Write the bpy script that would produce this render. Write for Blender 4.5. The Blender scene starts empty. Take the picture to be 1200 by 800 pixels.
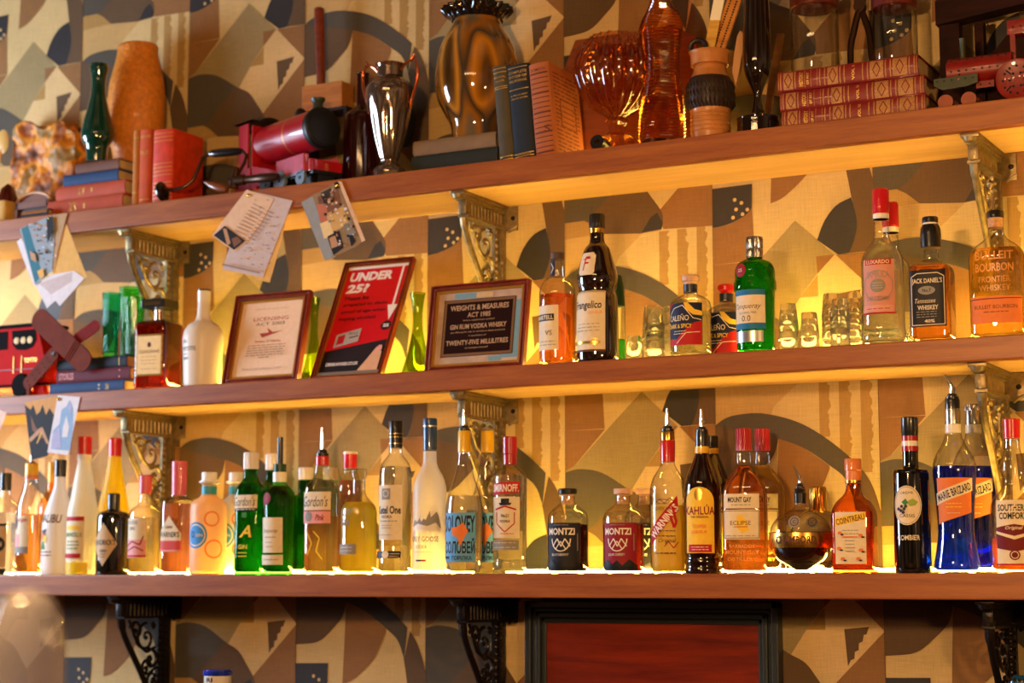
import bpy, bmesh, random
from math import *
from mathutils import Vector, Matrix
PI=pi
random.seed(7)
SC=bpy.context.scene
COL=SC.collection
# ---------------------------------------------------------------- camera geometry
F=2181.; TH=atan(281/F); YAW=radians(28.22); CAM=(0,-3.84,1.484)
FWD=(-sin(YAW)*cos(TH),cos(YAW)*cos(TH),sin(TH)); RT=(cos(YAW),sin(YAW),0); UP=(sin(YAW)*sin(TH),-cos(YAW)*sin(TH),cos(TH))
def at(px,py,Y):
    a=(px-600)/F; b=(400-py)/F
    d=[FWD[i]+a*RT[i]+b*UP[i] for i in range(3)]
    t=(Y-CAM[1])/d[1]
    return Vector((CAM[0]+t*d[0],Y,CAM[2]+t*d[2]))
def depth(px,py,Y):
    p=at(px,py,Y); return sum((p[i]-CAM[i])*FWD[i] for i in range(3))
ZL,ZM,ZU=1.4995,1.957,2.424        # shelf tops
# ---------------------------------------------------------------- materials
MATS={}
def nodes(name):
    m=bpy.data.materials.new(name); m.use_nodes=True
    nt=m.node_tree; b=nt.nodes['Principled BSDF']
    return m,nt,b
def lin(c):
    if isinstance(c,str):
        c=[int(c[i:i+2],16)/255 for i in (0,2,4)]
    return tuple([x/12.92 if x<=.04045 else ((x+.055)/1.055)**2.4 for x in c])+(1,)
def mat(name,col,rough=.5,metal=0,spec=.5,coat=0,bump=0,bscale=60,var=0,vscale=20,stretch=(1,1,1),trans=0,ior=1.45,emit=0,sss=0):
    """plain principled material with optional noise colour variation and bump"""
    if name in MATS: return MATS[name]
    m,nt,b=nodes(name); c=lin(col)
    b.inputs['Base Color'].default_value=c; b.inputs['Roughness'].default_value=rough; b.inputs['Metallic'].default_value=metal
    b.inputs['Specular IOR Level'].default_value=spec; b.inputs['Coat Weight'].default_value=coat
    b.inputs['Transmission Weight'].default_value=trans; b.inputs['IOR'].default_value=ior
    if sss: b.inputs['Subsurface Weight'].default_value=sss; b.inputs['Subsurface Radius'].default_value=(.02,.015,.01)
    if emit: b.inputs['Emission Color'].default_value=c; b.inputs['Emission Strength'].default_value=emit
    if bump or var:
        tc=nt.nodes.new('ShaderNodeTexCoord'); mp=nt.nodes.new('ShaderNodeMapping'); mp.inputs['Scale'].default_value=stretch
        nt.links.new(tc.outputs['Object'],mp.inputs['Vector'])
    if var:
        n=nt.nodes.new('ShaderNodeTexNoise'); n.inputs['Scale'].default_value=vscale; n.inputs['Detail'].default_value=5
        nt.links.new(mp.outputs[0],n.inputs['Vector'])
        r=nt.nodes.new('ShaderNodeValToRGB'); r.color_ramp.elements[0].position=.3; r.color_ramp.elements[1].position=.7
        r.color_ramp.elements[0].color=tuple(x*(1-var) for x in c[:3])+(1,); r.color_ramp.elements[1].color=tuple(min(1,x*(1+var*.6)) for x in c[:3])+(1,)
        nt.links.new(n.outputs['Fac'],r.inputs['Fac']); nt.links.new(r.outputs['Color'],b.inputs['Base Color'])
    if bump:
        n=nt.nodes.new('ShaderNodeTexNoise'); n.inputs['Scale'].default_value=bscale; n.inputs['Detail'].default_value=3
        nt.links.new(mp.outputs[0],n.inputs['Vector'])
        bu=nt.nodes.new('ShaderNodeBump'); bu.inputs['Strength'].default_value=bump; bu.inputs['Distance'].default_value=.003
        nt.links.new(n.outputs['Fac'],bu.inputs['Height']); nt.links.new(bu.outputs[0],b.inputs['Normal'])
    MATS[name]=m; return m
def wood(name,c1,c2,rough=.4,scale=5,stretch=(1,8,8),coat=0,spec=.4):
    if name in MATS: return MATS[name]
    m,nt,b=nodes(name)
    tc=nt.nodes.new('ShaderNodeTexCoord'); mp=nt.nodes.new('ShaderNodeMapping'); mp.inputs['Scale'].default_value=stretch
    nt.links.new(tc.outputs['Object'],mp.inputs['Vector'])
    n=nt.nodes.new('ShaderNodeTexNoise'); n.inputs['Scale'].default_value=scale; n.inputs['Detail'].default_value=8; n.inputs['Distortion'].default_value=.6
    n2=nt.nodes.new('ShaderNodeTexNoise'); n2.inputs['Scale'].default_value=scale*9; n2.inputs['Detail'].default_value=4
    nt.links.new(mp.outputs[0],n.inputs['Vector']); nt.links.new(mp.outputs[0],n2.inputs['Vector'])
    mx=nt.nodes.new('ShaderNodeMath'); mx.operation='MULTIPLY_ADD'; mx.inputs[1].default_value=.35
    nt.links.new(n2.outputs['Fac'],mx.inputs[0]); nt.links.new(n.outputs['Fac'],mx.inputs[2])
    r=nt.nodes.new('ShaderNodeValToRGB'); e=r.color_ramp.elements
    e[0].position=.45; e[0].color=lin(c1); e[1].position=.85; e[1].color=lin(c2)
    nt.links.new(mx.outputs[0],r.inputs['Fac']); nt.links.new(r.outputs['Color'],b.inputs['Base Color'])
    b.inputs['Roughness'].default_value=rough; b.inputs['Coat Weight'].default_value=coat; b.inputs['Specular IOR Level'].default_value=spec
    MATS[name]=m; return m
def schlick(nt,ior):
    lw=nt.nodes.new('ShaderNodeLayerWeight'); lw.inputs['Blend'].default_value=.5; f0=((ior-1)/(ior+1))**2
    p=nt.nodes.new('ShaderNodeMath'); p.operation='POWER'; p.inputs[1].default_value=5; nt.links.new(lw.outputs['Facing'],p.inputs[0])
    m=nt.nodes.new('ShaderNodeMath'); m.operation='MULTIPLY_ADD'; m.inputs[1].default_value=(1-f0)*.8; m.inputs[2].default_value=f0; nt.links.new(p.outputs[0],m.inputs[0]); return m
def glass(name,col=(1,1,1),edge=None,gloss=.9,ior=1.45,rough=.018):
    """thin bottle wall: see-through with a fresnel sheen, deeper colour where the wall is seen edge-on"""
    if name in MATS: return MATS[name]
    m=bpy.data.materials.new(name); m.use_nodes=True; nt=m.node_tree; nt.nodes.clear()
    out=nt.nodes.new('ShaderNodeOutputMaterial'); mix=nt.nodes.new('ShaderNodeMixShader')
    tr=nt.nodes.new('ShaderNodeBsdfTransparent'); gl=nt.nodes.new('ShaderNodeBsdfGlossy'); gl.inputs['Roughness'].default_value=rough
    fr=schlick(nt,ior)
    lw=nt.nodes.new('ShaderNodeLayerWeight'); lw.inputs['Blend'].default_value=.5
    cm=nt.nodes.new('ShaderNodeMixRGB'); cm.inputs[1].default_value=tuple(col)+(1,); e=edge or tuple(c*.55 for c in col); cm.inputs[2].default_value=tuple(e)+(1,)
    p=nt.nodes.new('ShaderNodeMath'); p.operation='POWER'; p.inputs[1].default_value=2.6
    nt.links.new(lw.outputs['Facing'],p.inputs[0]); nt.links.new(p.outputs[0],cm.inputs[0])
    nt.links.new(cm.outputs[0],tr.inputs[0]); nt.links.new(fr.outputs[0],mix.inputs[0]); nt.links.new(tr.outputs[0],mix.inputs[1]); nt.links.new(gl.outputs[0],mix.inputs[2])
    nt.links.new(mix.outputs[0],out.inputs[0]); MATS[name]=m; return m
def liquid(name,col,ior=1.33,rough=0.0,glow=.0):
    if name in MATS: return MATS[name]
    m=bpy.data.materials.new(name); m.use_nodes=True; nt=m.node_tree; nt.nodes.clear()
    out=nt.nodes.new('ShaderNodeOutputMaterial'); g=nt.nodes.new('ShaderNodeBsdfGlass')
    g.inputs['Color'].default_value=tuple(col)+(1,); g.inputs['IOR'].default_value=ior; g.inputs['Roughness'].default_value=rough
    last=g
    if glow:
        t=nt.nodes.new('ShaderNodeBsdfTranslucent'); t.inputs[0].default_value=tuple(col)+(1,); mx=nt.nodes.new('ShaderNodeMixShader'); mx.inputs[0].default_value=glow
        nt.links.new(g.outputs[0],mx.inputs[1]); nt.links.new(t.outputs[0],mx.inputs[2]); last=mx
    nt.links.new(last.outputs[0],out.inputs[0]); MATS[name]=m; return m
def frost(name,col,through=.5,clear=.0,rough=.35):
    """frosted or milky glass: diffuse + light passing through"""
    if name in MATS: return MATS[name]
    m=bpy.data.materials.new(name); m.use_nodes=True; nt=m.node_tree; nt.nodes.clear()
    out=nt.nodes.new('ShaderNodeOutputMaterial'); c=tuple(col)+(1,)
    d=nt.nodes.new('ShaderNodeBsdfDiffuse'); d.inputs[0].default_value=c
    t=nt.nodes.new('ShaderNodeBsdfTranslucent'); t.inputs[0].default_value=c
    g=nt.nodes.new('ShaderNodeBsdfGlossy'); g.inputs['Roughness'].default_value=rough
    m1=nt.nodes.new('ShaderNodeMixShader'); m1.inputs[0].default_value=through; nt.links.new(d.outputs[0],m1.inputs[1]); nt.links.new(t.outputs[0],m1.inputs[2])
    last=m1
    if clear:
        tr=nt.nodes.new('ShaderNodeBsdfTransparent'); tr.inputs[0].default_value=c
        m3=nt.nodes.new('ShaderNodeMixShader'); m3.inputs[0].default_value=clear; nt.links.new(m1.outputs[0],m3.inputs[1]); nt.links.new(tr.outputs[0],m3.inputs[2]); last=m3
    fr=schlick(nt,1.4)
    m2=nt.nodes.new('ShaderNodeMixShader'); nt.links.new(fr.outputs[0],m2.inputs[0]); nt.links.new(last.outputs[0],m2.inputs[1]); nt.links.new(g.outputs[0],m2.inputs[2])
    nt.links.new(m2.outputs[0],out.inputs[0]); MATS[name]=m; return m
# ---------------------------------------------------------------- mesh builder
class MB:
    def __init__(s): s.v=[]; s.f=[]; s.mi=[]; s.mats=[]; s.sm=[]
    def m(s,mt):
        if mt not in s.mats: s.mats.append(mt)
        return s.mats.index(mt)
    def add(s,vs,fs,mt,smooth=False):
        o=len(s.v); s.v+= [tuple(v) for v in vs]; k=s.m(mt)
        for f in fs: s.f.append([i+o for i in f]); s.mi.append(k); s.sm.append(smooth)
        return s
    def box(s,c,d,mt,rot=None,bev=0):
        x,y,z=[k/2 for k in d]
        if bev:
            b=min(bev,x*.9,y*.9,z*.9); bm=bmesh.new(); bmesh.ops.create_cube(bm,size=1)
            for v in bm.verts: v.co=Vector((v.co.x*2*x,v.co.y*2*y,v.co.z*2*z))
            bmesh.ops.bevel(bm,geom=bm.edges[:],offset=b,segments=2,affect='EDGES',profile=.6)
            bm.verts.index_update(); vs=[v.co.copy() for v in bm.verts]; fs=[[v.index for v in f.verts] for f in bm.faces]; bm.free()
        else:
            vs=[Vector((i*x,j*y,k*z)) for i in(-1,1) for j in(-1,1) for k in(-1,1)]
            fs=[(0,1,3,2),(4,6,7,5),(0,4,5,1),(2,3,7,6),(0,2,6,4),(1,5,7,3)]
        if rot is not None: vs=[rot@v for v in vs]
        c=Vector(c); return s.add([v+c for v in vs],fs,mt)
    def prism(s,poly,y0,y1,mt,tf=None):
        """polygon in x,z extruded from y0 (front) to y1"""
        n=len(poly); vs=[Vector((x,y0,z)) for x,z in poly]+[Vector((x,y1,z)) for x,z in poly]
        fs=[list(range(n)),list(range(2*n-1,n-1,-1))]+[(i,i+n,(i+1)%n+n,(i+1)%n) for i in range(n)]
        if tf: vs=[tf(v) for v in vs]
        return s.add(vs,fs,mt)
    def flat(s,poly,y,mt,tf=None):
        vs=[Vector((x,y,z)) for x,z in poly]
        if tf: vs=[tf(v) for v in vs]
        return s.add(vs,[list(range(len(poly)))],mt)
    def tube(s,pts,r,mt,n=8,closed=False,cap=True):
        pts=[Vector(p) for p in pts]; m=len(pts); rs=r if isinstance(r,(list,tuple)) else [r]*m
        vs=[];ref=None
        for i,p in enumerate(pts):
            if closed: t=pts[(i+1)%m]-pts[i-1]
            else: t=pts[min(i+1,m-1)]-pts[max(i-1,0)]
            t.normalize()
            if ref is None: ref=t.orthogonal().normalized()
            else:
                ref=ref-t*ref.dot(t)
                ref=ref.normalized() if ref.length>1e-6 else t.orthogonal().normalized()
            w=t.cross(ref)
            for k in range(n):
                a=2*PI*k/n; vs.append(p+(ref*cos(a)+w*sin(a))*rs[i])
        fs=[]
        for i in range(m if closed else m-1):
            j=(i+1)%m
            for k in range(n): fs.append((i*n+k,i*n+(k+1)%n,j*n+(k+1)%n,j*n+k))
        if cap and not closed: fs+= [list(range(n))[::-1],list(range((m-1)*n,m*n))]
        return s.add(vs,fs,mt,True)
    def lathe(s,prof,mt,seg=40,sec=None,c=(0,0,0),rot=None,smooth=True,capb=True,capt=True):
        """prof [(r,z)], sec(theta)-> (x,y) unit cross-section, may depend on level"""
        vs=[];c=Vector(c)
        for (r,z) in prof:
            for k in range(seg):
                a=2*PI*k/seg; x,y=(cos(a),sin(a)) if sec is None else sec(a,z)
                v=Vector((x*r,y*r,z)); vs.append((rot@v if rot is not None else v)+c)
        fs=[]; m=len(prof)
        for i in range(m-1):
            for k in range(seg): fs.append((i*seg+k,i*seg+(k+1)%seg,(i+1)*seg+(k+1)%seg,(i+1)*seg+k))
        if capb: fs.append(list(range(seg))[::-1])
        if capt: fs.append(list(range((m-1)*seg,m*seg)))
        return s.add(vs,fs,mt,smooth)
    def build(s,name,parent=None,loc=(0,0,0),rotz=0,sharp=35,bevel=0):
        me=bpy.data.meshes.new(name); me.from_pydata(s.v,[],s.f)
        for m in s.mats: me.materials.append(m)
        me.polygons.foreach_set('material_index',s.mi); me.polygons.foreach_set('use_smooth',s.sm)
        me.update()
        if any(s.sm):
            try: me.set_sharp_from_angle(angle=radians(sharp))
            except Exception: pass
        o=bpy.data.objects.new(name,me); COL.objects.link(o)
        o.location=loc; o.rotation_euler=(0,0,rotz)
        if parent is not None: o.parent=parent
        if bevel:
            b=o.modifiers.new('b','BEVEL'); b.width=bevel; b.segments=2; b.limit_method='ANGLE'
        return o
def tag(o,label=None,cat=None,group=None,kind=None):
    if label: o['label']=label
    if cat: o['category']=cat
    if group: o['group']=group
    if kind: o['kind']=kind
    return o
def thing(name,label,cat,loc=(0,0,0),rotz=0,group=None):
    o=bpy.data.objects.new(name,None); COL.objects.link(o); o.location=loc; o.rotation_euler=(0,0,rotz); o.empty_display_size=.05
    return tag(o,label,cat,group)
def cat_smooth(prof,n=6,sharp=()):
    """catmull-rom resample of an (r,z) profile"""
    P=[Vector((p[0],p[1])) for p in prof]; out=[]
    for i in range(len(P)-1):
        p0=P[max(i-1,0)];p1=P[i];p2=P[i+1];p3=P[min(i+2,len(P)-1)]
        for k in range(n):
            t=k/n; q=.5*((2*p1)+(p2-p0)*t+(2*p0-5*p1+4*p2-p3)*t*t+(3*p1-p0-3*p2+p3)*t**3); out.append((max(q.x,.0001),q.y))
    out.append((P[-1].x,P[-1].y)); return out
# ---------------------------------------------------------------- lettering
_TC={}
def text_mesh(st,shear=0,bold=0,space=1.0):
    k=(st,shear,bold,space)
    if k in _TC: return _TC[k]
    cu=bpy.data.curves.new('t','FONT'); cu.body=st; cu.size=1; cu.resolution_u=2; cu.shear=shear; cu.offset=bold; cu.space_character=space; cu.align_x='CENTER'; cu.align_y='CENTER'
    ob=bpy.data.objects.new('t',cu); COL.objects.link(ob); bpy.context.view_layer.update()
    dg=bpy.context.evaluated_depsgraph_get(); me=ob.evaluated_get(dg).to_mesh()
    vs=[(v.co.x,v.co.y) for v in me.vertices]; fs=[list(p.vertices) for p in me.polygons]
    ob.evaluated_get(dg).to_mesh_clear(); bpy.data.objects.remove(ob); bpy.data.curves.remove(cu)
    if vs:
        x0=min(v[0] for v in vs);x1=max(v[0] for v in vs);y0=min(v[1] for v in vs);y1=max(v[1] for v in vs)
        vs=[((v[0]-x0)/(x1-x0)-.5,(v[1]-y0)/(y1-y0)-.5) for v in vs]
    _TC[k]=(vs,fs); return _TC[k]
def put_text(mb,st,mt,fn,cx,cz,w,h,ang=0,cut=0,shear=0,bold=0,space=1.0):
    """fn(s,z)->3D point. text of width w, height h centred cx,cz, turned by ang"""
    vs,fs=text_mesh(st,shear,bold,space)
    ca,sa=cos(ang),sin(ang)
    P=[(x*w,y*h) for x,y in vs]; P=[(cx+x*ca-y*sa,cz+x*sa+y*ca) for x,y in P]
    if cut:
        bm=bmesh.new(); bv=[bm.verts.new((x,y,0)) for x,y in P]
        for f in fs:
            try: bm.faces.new([bv[i] for i in f])
            except Exception: pass
        x0=min(p[0] for p in P); x1=max(p[0] for p in P); k=int((x1-x0)/cut)
        for i in range(1,k+1):
            bmesh.ops.bisect_plane(bm,geom=bm.verts[:]+bm.edges[:]+bm.faces[:],plane_co=(x0+i*cut,0,0),plane_no=(1,0,0))
        bm.verts.index_update(); P=[(v.co.x,v.co.y) for v in bm.verts]; fs=[[v.index for v in f.verts] for f in bm.faces]; bm.free()
    mb.add([fn(x,z) for x,z in P],fs,mt)
LEDS=9.; WINP=60.; LAMP=22.; BULB=3.; AMB=.06; EXPO=0
LEDS=118.; WINP=92.; LAMP=108.; BULB=5.; AMB=.13; EXPO=0
# ================================================================= WALL with printed wallpaper
def paper(name,col,dark=.8,rough=.7):
    """wallpaper ink on a woven linen ground"""
    m,nt,b=nodes(name); c=lin(col)
    tc=nt.nodes.new('ShaderNodeTexCoord'); fac=[]
    for sc in ((260,1,14),(14,1,260)):
        mp=nt.nodes.new('ShaderNodeMapping'); mp.inputs['Scale'].default_value=sc; n=nt.nodes.new('ShaderNodeTexNoise'); n.inputs['Scale'].default_value=1.6; n.inputs['Detail'].default_value=3
        nt.links.new(tc.outputs['Object'],mp.inputs[0]); nt.links.new(mp.outputs[0],n.inputs['Vector']); fac.append(n)
    n3=nt.nodes.new('ShaderNodeTexNoise'); n3.inputs['Scale'].default_value=7; n3.inputs['Detail'].default_value=4; nt.links.new(tc.outputs['Object'],n3.inputs['Vector'])
    a=nt.nodes.new('ShaderNodeMath'); a.operation='ADD'; nt.links.new(fac[0].outputs['Fac'],a.inputs[0]); nt.links.new(fac[1].outputs['Fac'],a.inputs[1])
    a2=nt.nodes.new('ShaderNodeMath'); a2.operation='ADD'; nt.links.new(a.outputs[0],a2.inputs[0]); nt.links.new(n3.outputs['Fac'],a2.inputs[1])
    r=nt.nodes.new('ShaderNodeMapRange'); r.inputs['From Min'].default_value=1.1; r.inputs['From Max'].default_value=1.9; r.inputs['To Min'].default_value=dark; r.inputs['To Max'].default_value=1.12
    nt.links.new(a2.outputs[0],r.inputs['Value'])
    mx=nt.nodes.new('ShaderNodeVectorMath'); mx.operation='SCALE'; mx.inputs[0].default_value=c[:3]; nt.links.new(r.outputs[0],mx.inputs['Scale'])
    nt.links.new(mx.outputs[0],b.inputs['Base Color']); b.inputs['Roughness'].default_value=rough; b.inputs['Specular IOR Level'].default_value=.25
    return m
P_PALE=paper('paper_pale','c9ad76'); P_TAN=paper('paper_tan','bc995f'); P_OCH=paper('paper_ochre','a58146'); P_OLIVE=paper('paper_olive','978358')
P_BRN=paper('paper_brown','8a6238'); P_DBR=paper('paper_dark_brown','5e4830'); P_CHAR=paper('paper_charcoal','343131',rough=.5); P_GRAY=paper('paper_grey','4f483d'); P_CREAM=paper('paper_cream','d0b07a')
def arc_pts(*p): return [tuple(q) for q in cat_smooth2(p)]
def cat_smooth2(P,n=5):
    P=[Vector(p) for p in P]; out=[]
    for i in range(len(P)-1):
        p0=P[max(i-1,0)];p1=P[i];p2=P[i+1];p3=P[min(i+2,len(P)-1)]
        for k in range(n):
            t=k/n; out.append(tuple(.5*((2*p1)+(p2-p0)*t+(2*p0-5*p1+4*p2-p3)*t*t+(3*p1-p0-3*p2+p3)*t**3)))
    out.append(tuple(P[-1])); return out
def ragged(u0,u1,v0,v1,seed):
    rnd=random.Random(seed); L=[];v=v0
    while v<v1:
        L.append((u1+rnd.uniform(-.012,.012),v)); v+=rnd.uniform(.006,.014)
    L.append((u1,v1)); return [(u0,v0)]+L+[(u0,v1)]
S2=cat_smooth2
ring_out=S2([(-.09,.90),(.0,.757),(.05,.735),(.129,.723),(.29,.723),(.487,.747),(.641,.789),(.792,.849),(.916,.908),(.96,.96),(1.0,1.045)])
ring_out=S2([(0,.752),(.05,.735),(.129,.723),(.29,.721),(.487,.747),(.641,.789),(.792,.849),(.90,.905),(.96,.96),(1.0,1.03)])
ring_in=S2([(.393,.80),(.549,.832),(.70,.886),(.789,.925),(.834,.982),(.868,1.076),(.895,1.149)])
disc=S2([(0,.383),(.1,.374),(.25,.388),(.42,.44),(.53,.47),(.60,.515),(.665,.565),(.672,.60),(.66,.622)])
PAT=[ # (material, polygon) bottom layer first; u 0..1 across the strip, v 0..1 down one repeat
(P_TAN,[(0,.60),(.55,.625),(.34,.735),(0,.76)]),
(P_PALE,[(.34,.735),(.371,.70),(.531,.629),(1,.623),(1,1.0),(.8,.95),(.5,.80)]),
(P_OCH,ragged(.645,.705,.627,.80,2)),(P_OCH,ragged(.765,.83,.625,.86,3)),(P_OCH,ragged(.893,.955,.623,.91,4)),
(P_GRAY,[(.255,.0),(.255,.0)]) ,
(P_BRN,[(0,.133),(.1,.125),(.251,.085),(.268,.247),(0,.25)]),
(P_BRN,[(0,.25),(.272,.249),(.06,.363),(0,.378)]),
(P_OLIVE,[(.52,.134),(.755,.25),(.645,.25),(.65,.305),(.541,.373),(.446,.446),(.40,.45),(0,.40),(0,.378),(.06,.363)]),
(P_CREAM,[(.761,.251),(1,.375),(.634,.566),(.40,.44),(.446,.446),(.541,.373),(.649,.305)]),
(P_OCH,[(.652,.307),(.541,.373),(.655,.373)]),
(P_BRN,[(.645,.25),(.757,.25),(.651,.305)]),
(P_BRN,[(.768,.251),(1,.248),(1,.374)]),
(P_DBR,[(.766,.37),(.912,.362),(.895,.385),(.88,.385),(.872,.405),(.85,.41),(.848,.43),(.825,.435),(.822,.455),(.80,.46),(.783,.478)]),
(P_BRN,[(1,.376),(1,.625),(.675,.621),(.634,.567)]),
(P_PALE,[(.527,.496),(.755,.499),(.626,.566)]),
(P_DBR,disc+[(.517,.628),(.27,.618),(.197,.585),(.138,.568),(0,.57)]),
(P_OCH,[(0,.57),(.138,.568),(.197,.585),(.27,.618),(.15,.62),(0,.625)]),
(P_GRAY,S2([(0,.383),(.1,.374),(.25,.388),(.42,.44)])+[(.34,.478),(.188,.556),(.138,.568),(0,.57)]),
(P_CHAR,[(.635,.566),(.672,.60),(.665,.618),(.531,.625),(.59,.579)]),
(P_DBR,[(0,.752),(.10,.73),(.30,.75),(.393,.80)]+S2([(.393,.80),(.365,.848),(.298,.886),(.18,.933),(.018,.944),(0,.944)])),
(P_BRN,[(.393,.80)]+S2([(.393,.80),(.549,.832),(.70,.887)])+S2([(.708,.889),(.66,.943),(.60,.994),(.46,1.055),(.37,1.073)])[1:]),
(P_GRAY,ring_out[:-12]+[(.84,.985)]+ring_in[::-1][11:]),
(P_DBR,[(.84,.985)]+ring_out[-12:]+[(1,1.248),(.85,1.248),(.895,1.149)]+ring_in[::-1][:11]),
(P_CHAR,S2([(.867,1.079),(.897,1.149),(.885,1.20),(.848,1.248)])+S2([(.78,1.25),(.655,1.2)])+S2([(.655,1.2),(.70,1.145),(.774,1.10),(.867,1.079)])[1:]),
(P_CHAR,[(0,1.008),(.256,1.005),(.252,1.083)]+S2([(.252,1.083),(.2,1.105),(.1,1.125),(0,1.133)])[1:]),
]
for (du,dv) in [(.144,.05),(.187,.062),(.152,.081),(.224,.085),(.193,.098),(.132,.106)]:
    PAT.append((P_CREAM,[(du+.012*cos(a*PI/4),1+dv+.0062*sin(a*PI/4)) for a in range(8)]))
PAT=[p for p in PAT if len(p[1])>2]
def build_wall():
    mb=MB(); W,H=.372,.717
    X0,X1=-5.2,1.4
    mb.add([(X0,0,0),(X1,0,0),(X1,0,3.6),(X0,0,3.6)],[(0,1,2,3)],P_PALE)
    for n in range(-10,8):
        xs=-1.548+n*W; z0=2.366-(.3585 if n%2 else 0)
        for k in range(-3,4):
            zt=z0+k*H
            if zt<-.2 or zt>4.3: continue
            for i,(mt,poly) in enumerate(PAT):
                y=-.0003-.00006*i
                P=[(xs+u*W,zt-v*H) for u,v in poly]
                if any(z<.02 or z>3.58 for x,z in P): continue
                mb.flat(P,y,mt)
        # thin seam between the paper strips
        mb.flat([(xs-.0006,0.01),(xs+.0006,0.01),(xs+.0006,3.59),(xs-.0006,3.59)],-.0025,P_DBR)
    o=mb.build('wall_back'); tag(o,'wallpapered wall of overlapping tan, brown and charcoal shapes behind the shelves',kind='structure')
build_wall()
fl=MB(); fl.box((-1.9,-3,-.05),(7,6.4,.1),wood('floor_wood','4a3020','6b4a30',scale=2)); tag(fl.build('floor'),'dark wooden floor',kind='structure')
# ================================================================= SHELVES
W_FRONT=wood('mahogany','7d3c14','a05a22',rough=.42,scale=4,stretch=(1,10,14))
W_UNDER=wood('pine','c99a62','d8ad74',rough=.55,scale=3,stretch=(1,9,9))
LED=mat('led_glow','ffcf7a',emit=0)
def emis(name,col,st):
    m,nt,b=nodes(name); b.inputs['Base Color'].default_value=(0,0,0,1); b.inputs['Emission Color'].default_value=tuple(col)+(1,); b.inputs['Emission Strength'].default_value=st; return m
LEDM=emis('led_strip_light',(1,.66,.12),LEDS)
PLA=mat('aluminium_channel','b8b4aa',rough=.4,metal=1)
def shelf(z,th,label,led=True,inf='middle'):
    L0,L1=-4.6,.6; cx=(L0+L1)/2
    t=thing('wall_shelf',label,'shelf',(cx,-.12,z-th))
    b=MB(); b.box((0,.012,th/2),(L1-L0,.213,th),W_UNDER,bev=.001); b.build('shelf_board',t)
    e=MB(); e.box((0,-.108,th/2+.0001),(L1-L0,.024,th+.0006),W_FRONT,bev=.003); e.build('front_edging',t)
    if led:
        for (a_,b_,w_) in (((L0,-2.102,', left length'),(-2.012,L1,', right length')) if inf=='lowest' else ((L0,L1,''),)):
            s=thing('led_strip','warm glowing LED strip running along the middle of the %s shelf%s'%(inf,w_),'light strip',((a_+b_)/2,-.113,z),0,None)
            c=MB(); c.box((0,.0,.002),(b_-a_,.014,.004),PLA); c.build('channel',s)
            d=MB(); d.box((0,0,.0075),(b_-a_,.012,.007),LEDM); d.build('diffuser',s)
    return t
shelf(ZL,.0505,'lowest long wooden shelf carrying the row of spirit bottles',True,'lowest')
shelf(ZM,.047,'middle long wooden shelf with framed notices and bottles',True,'middle')
def led_bit(px0,px1,Y,label):
    a=at(px0,200,Y).x; b=at(px1,200,Y).x; s=thing('led_strip',label,'light strip',((a+b)/2,Y,ZU))
    c=MB(); c.box((0,.0,.002),(b-a,.014,.004),PLA); c.build('channel',s)
    d=MB(); d.box((0,0,.0075),(b-a,.012,.007),LEDM); d.build('diffuser',s)
led_bit(665,860,-.014,'short glowing LED strip on the top shelf behind the amber goblet')
led_bit(-10,75,-.014,'short glowing LED strip at the left end of the top shelf')
shelf(ZU,.054,'top long wooden shelf with antiques and old books',False)
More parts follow.
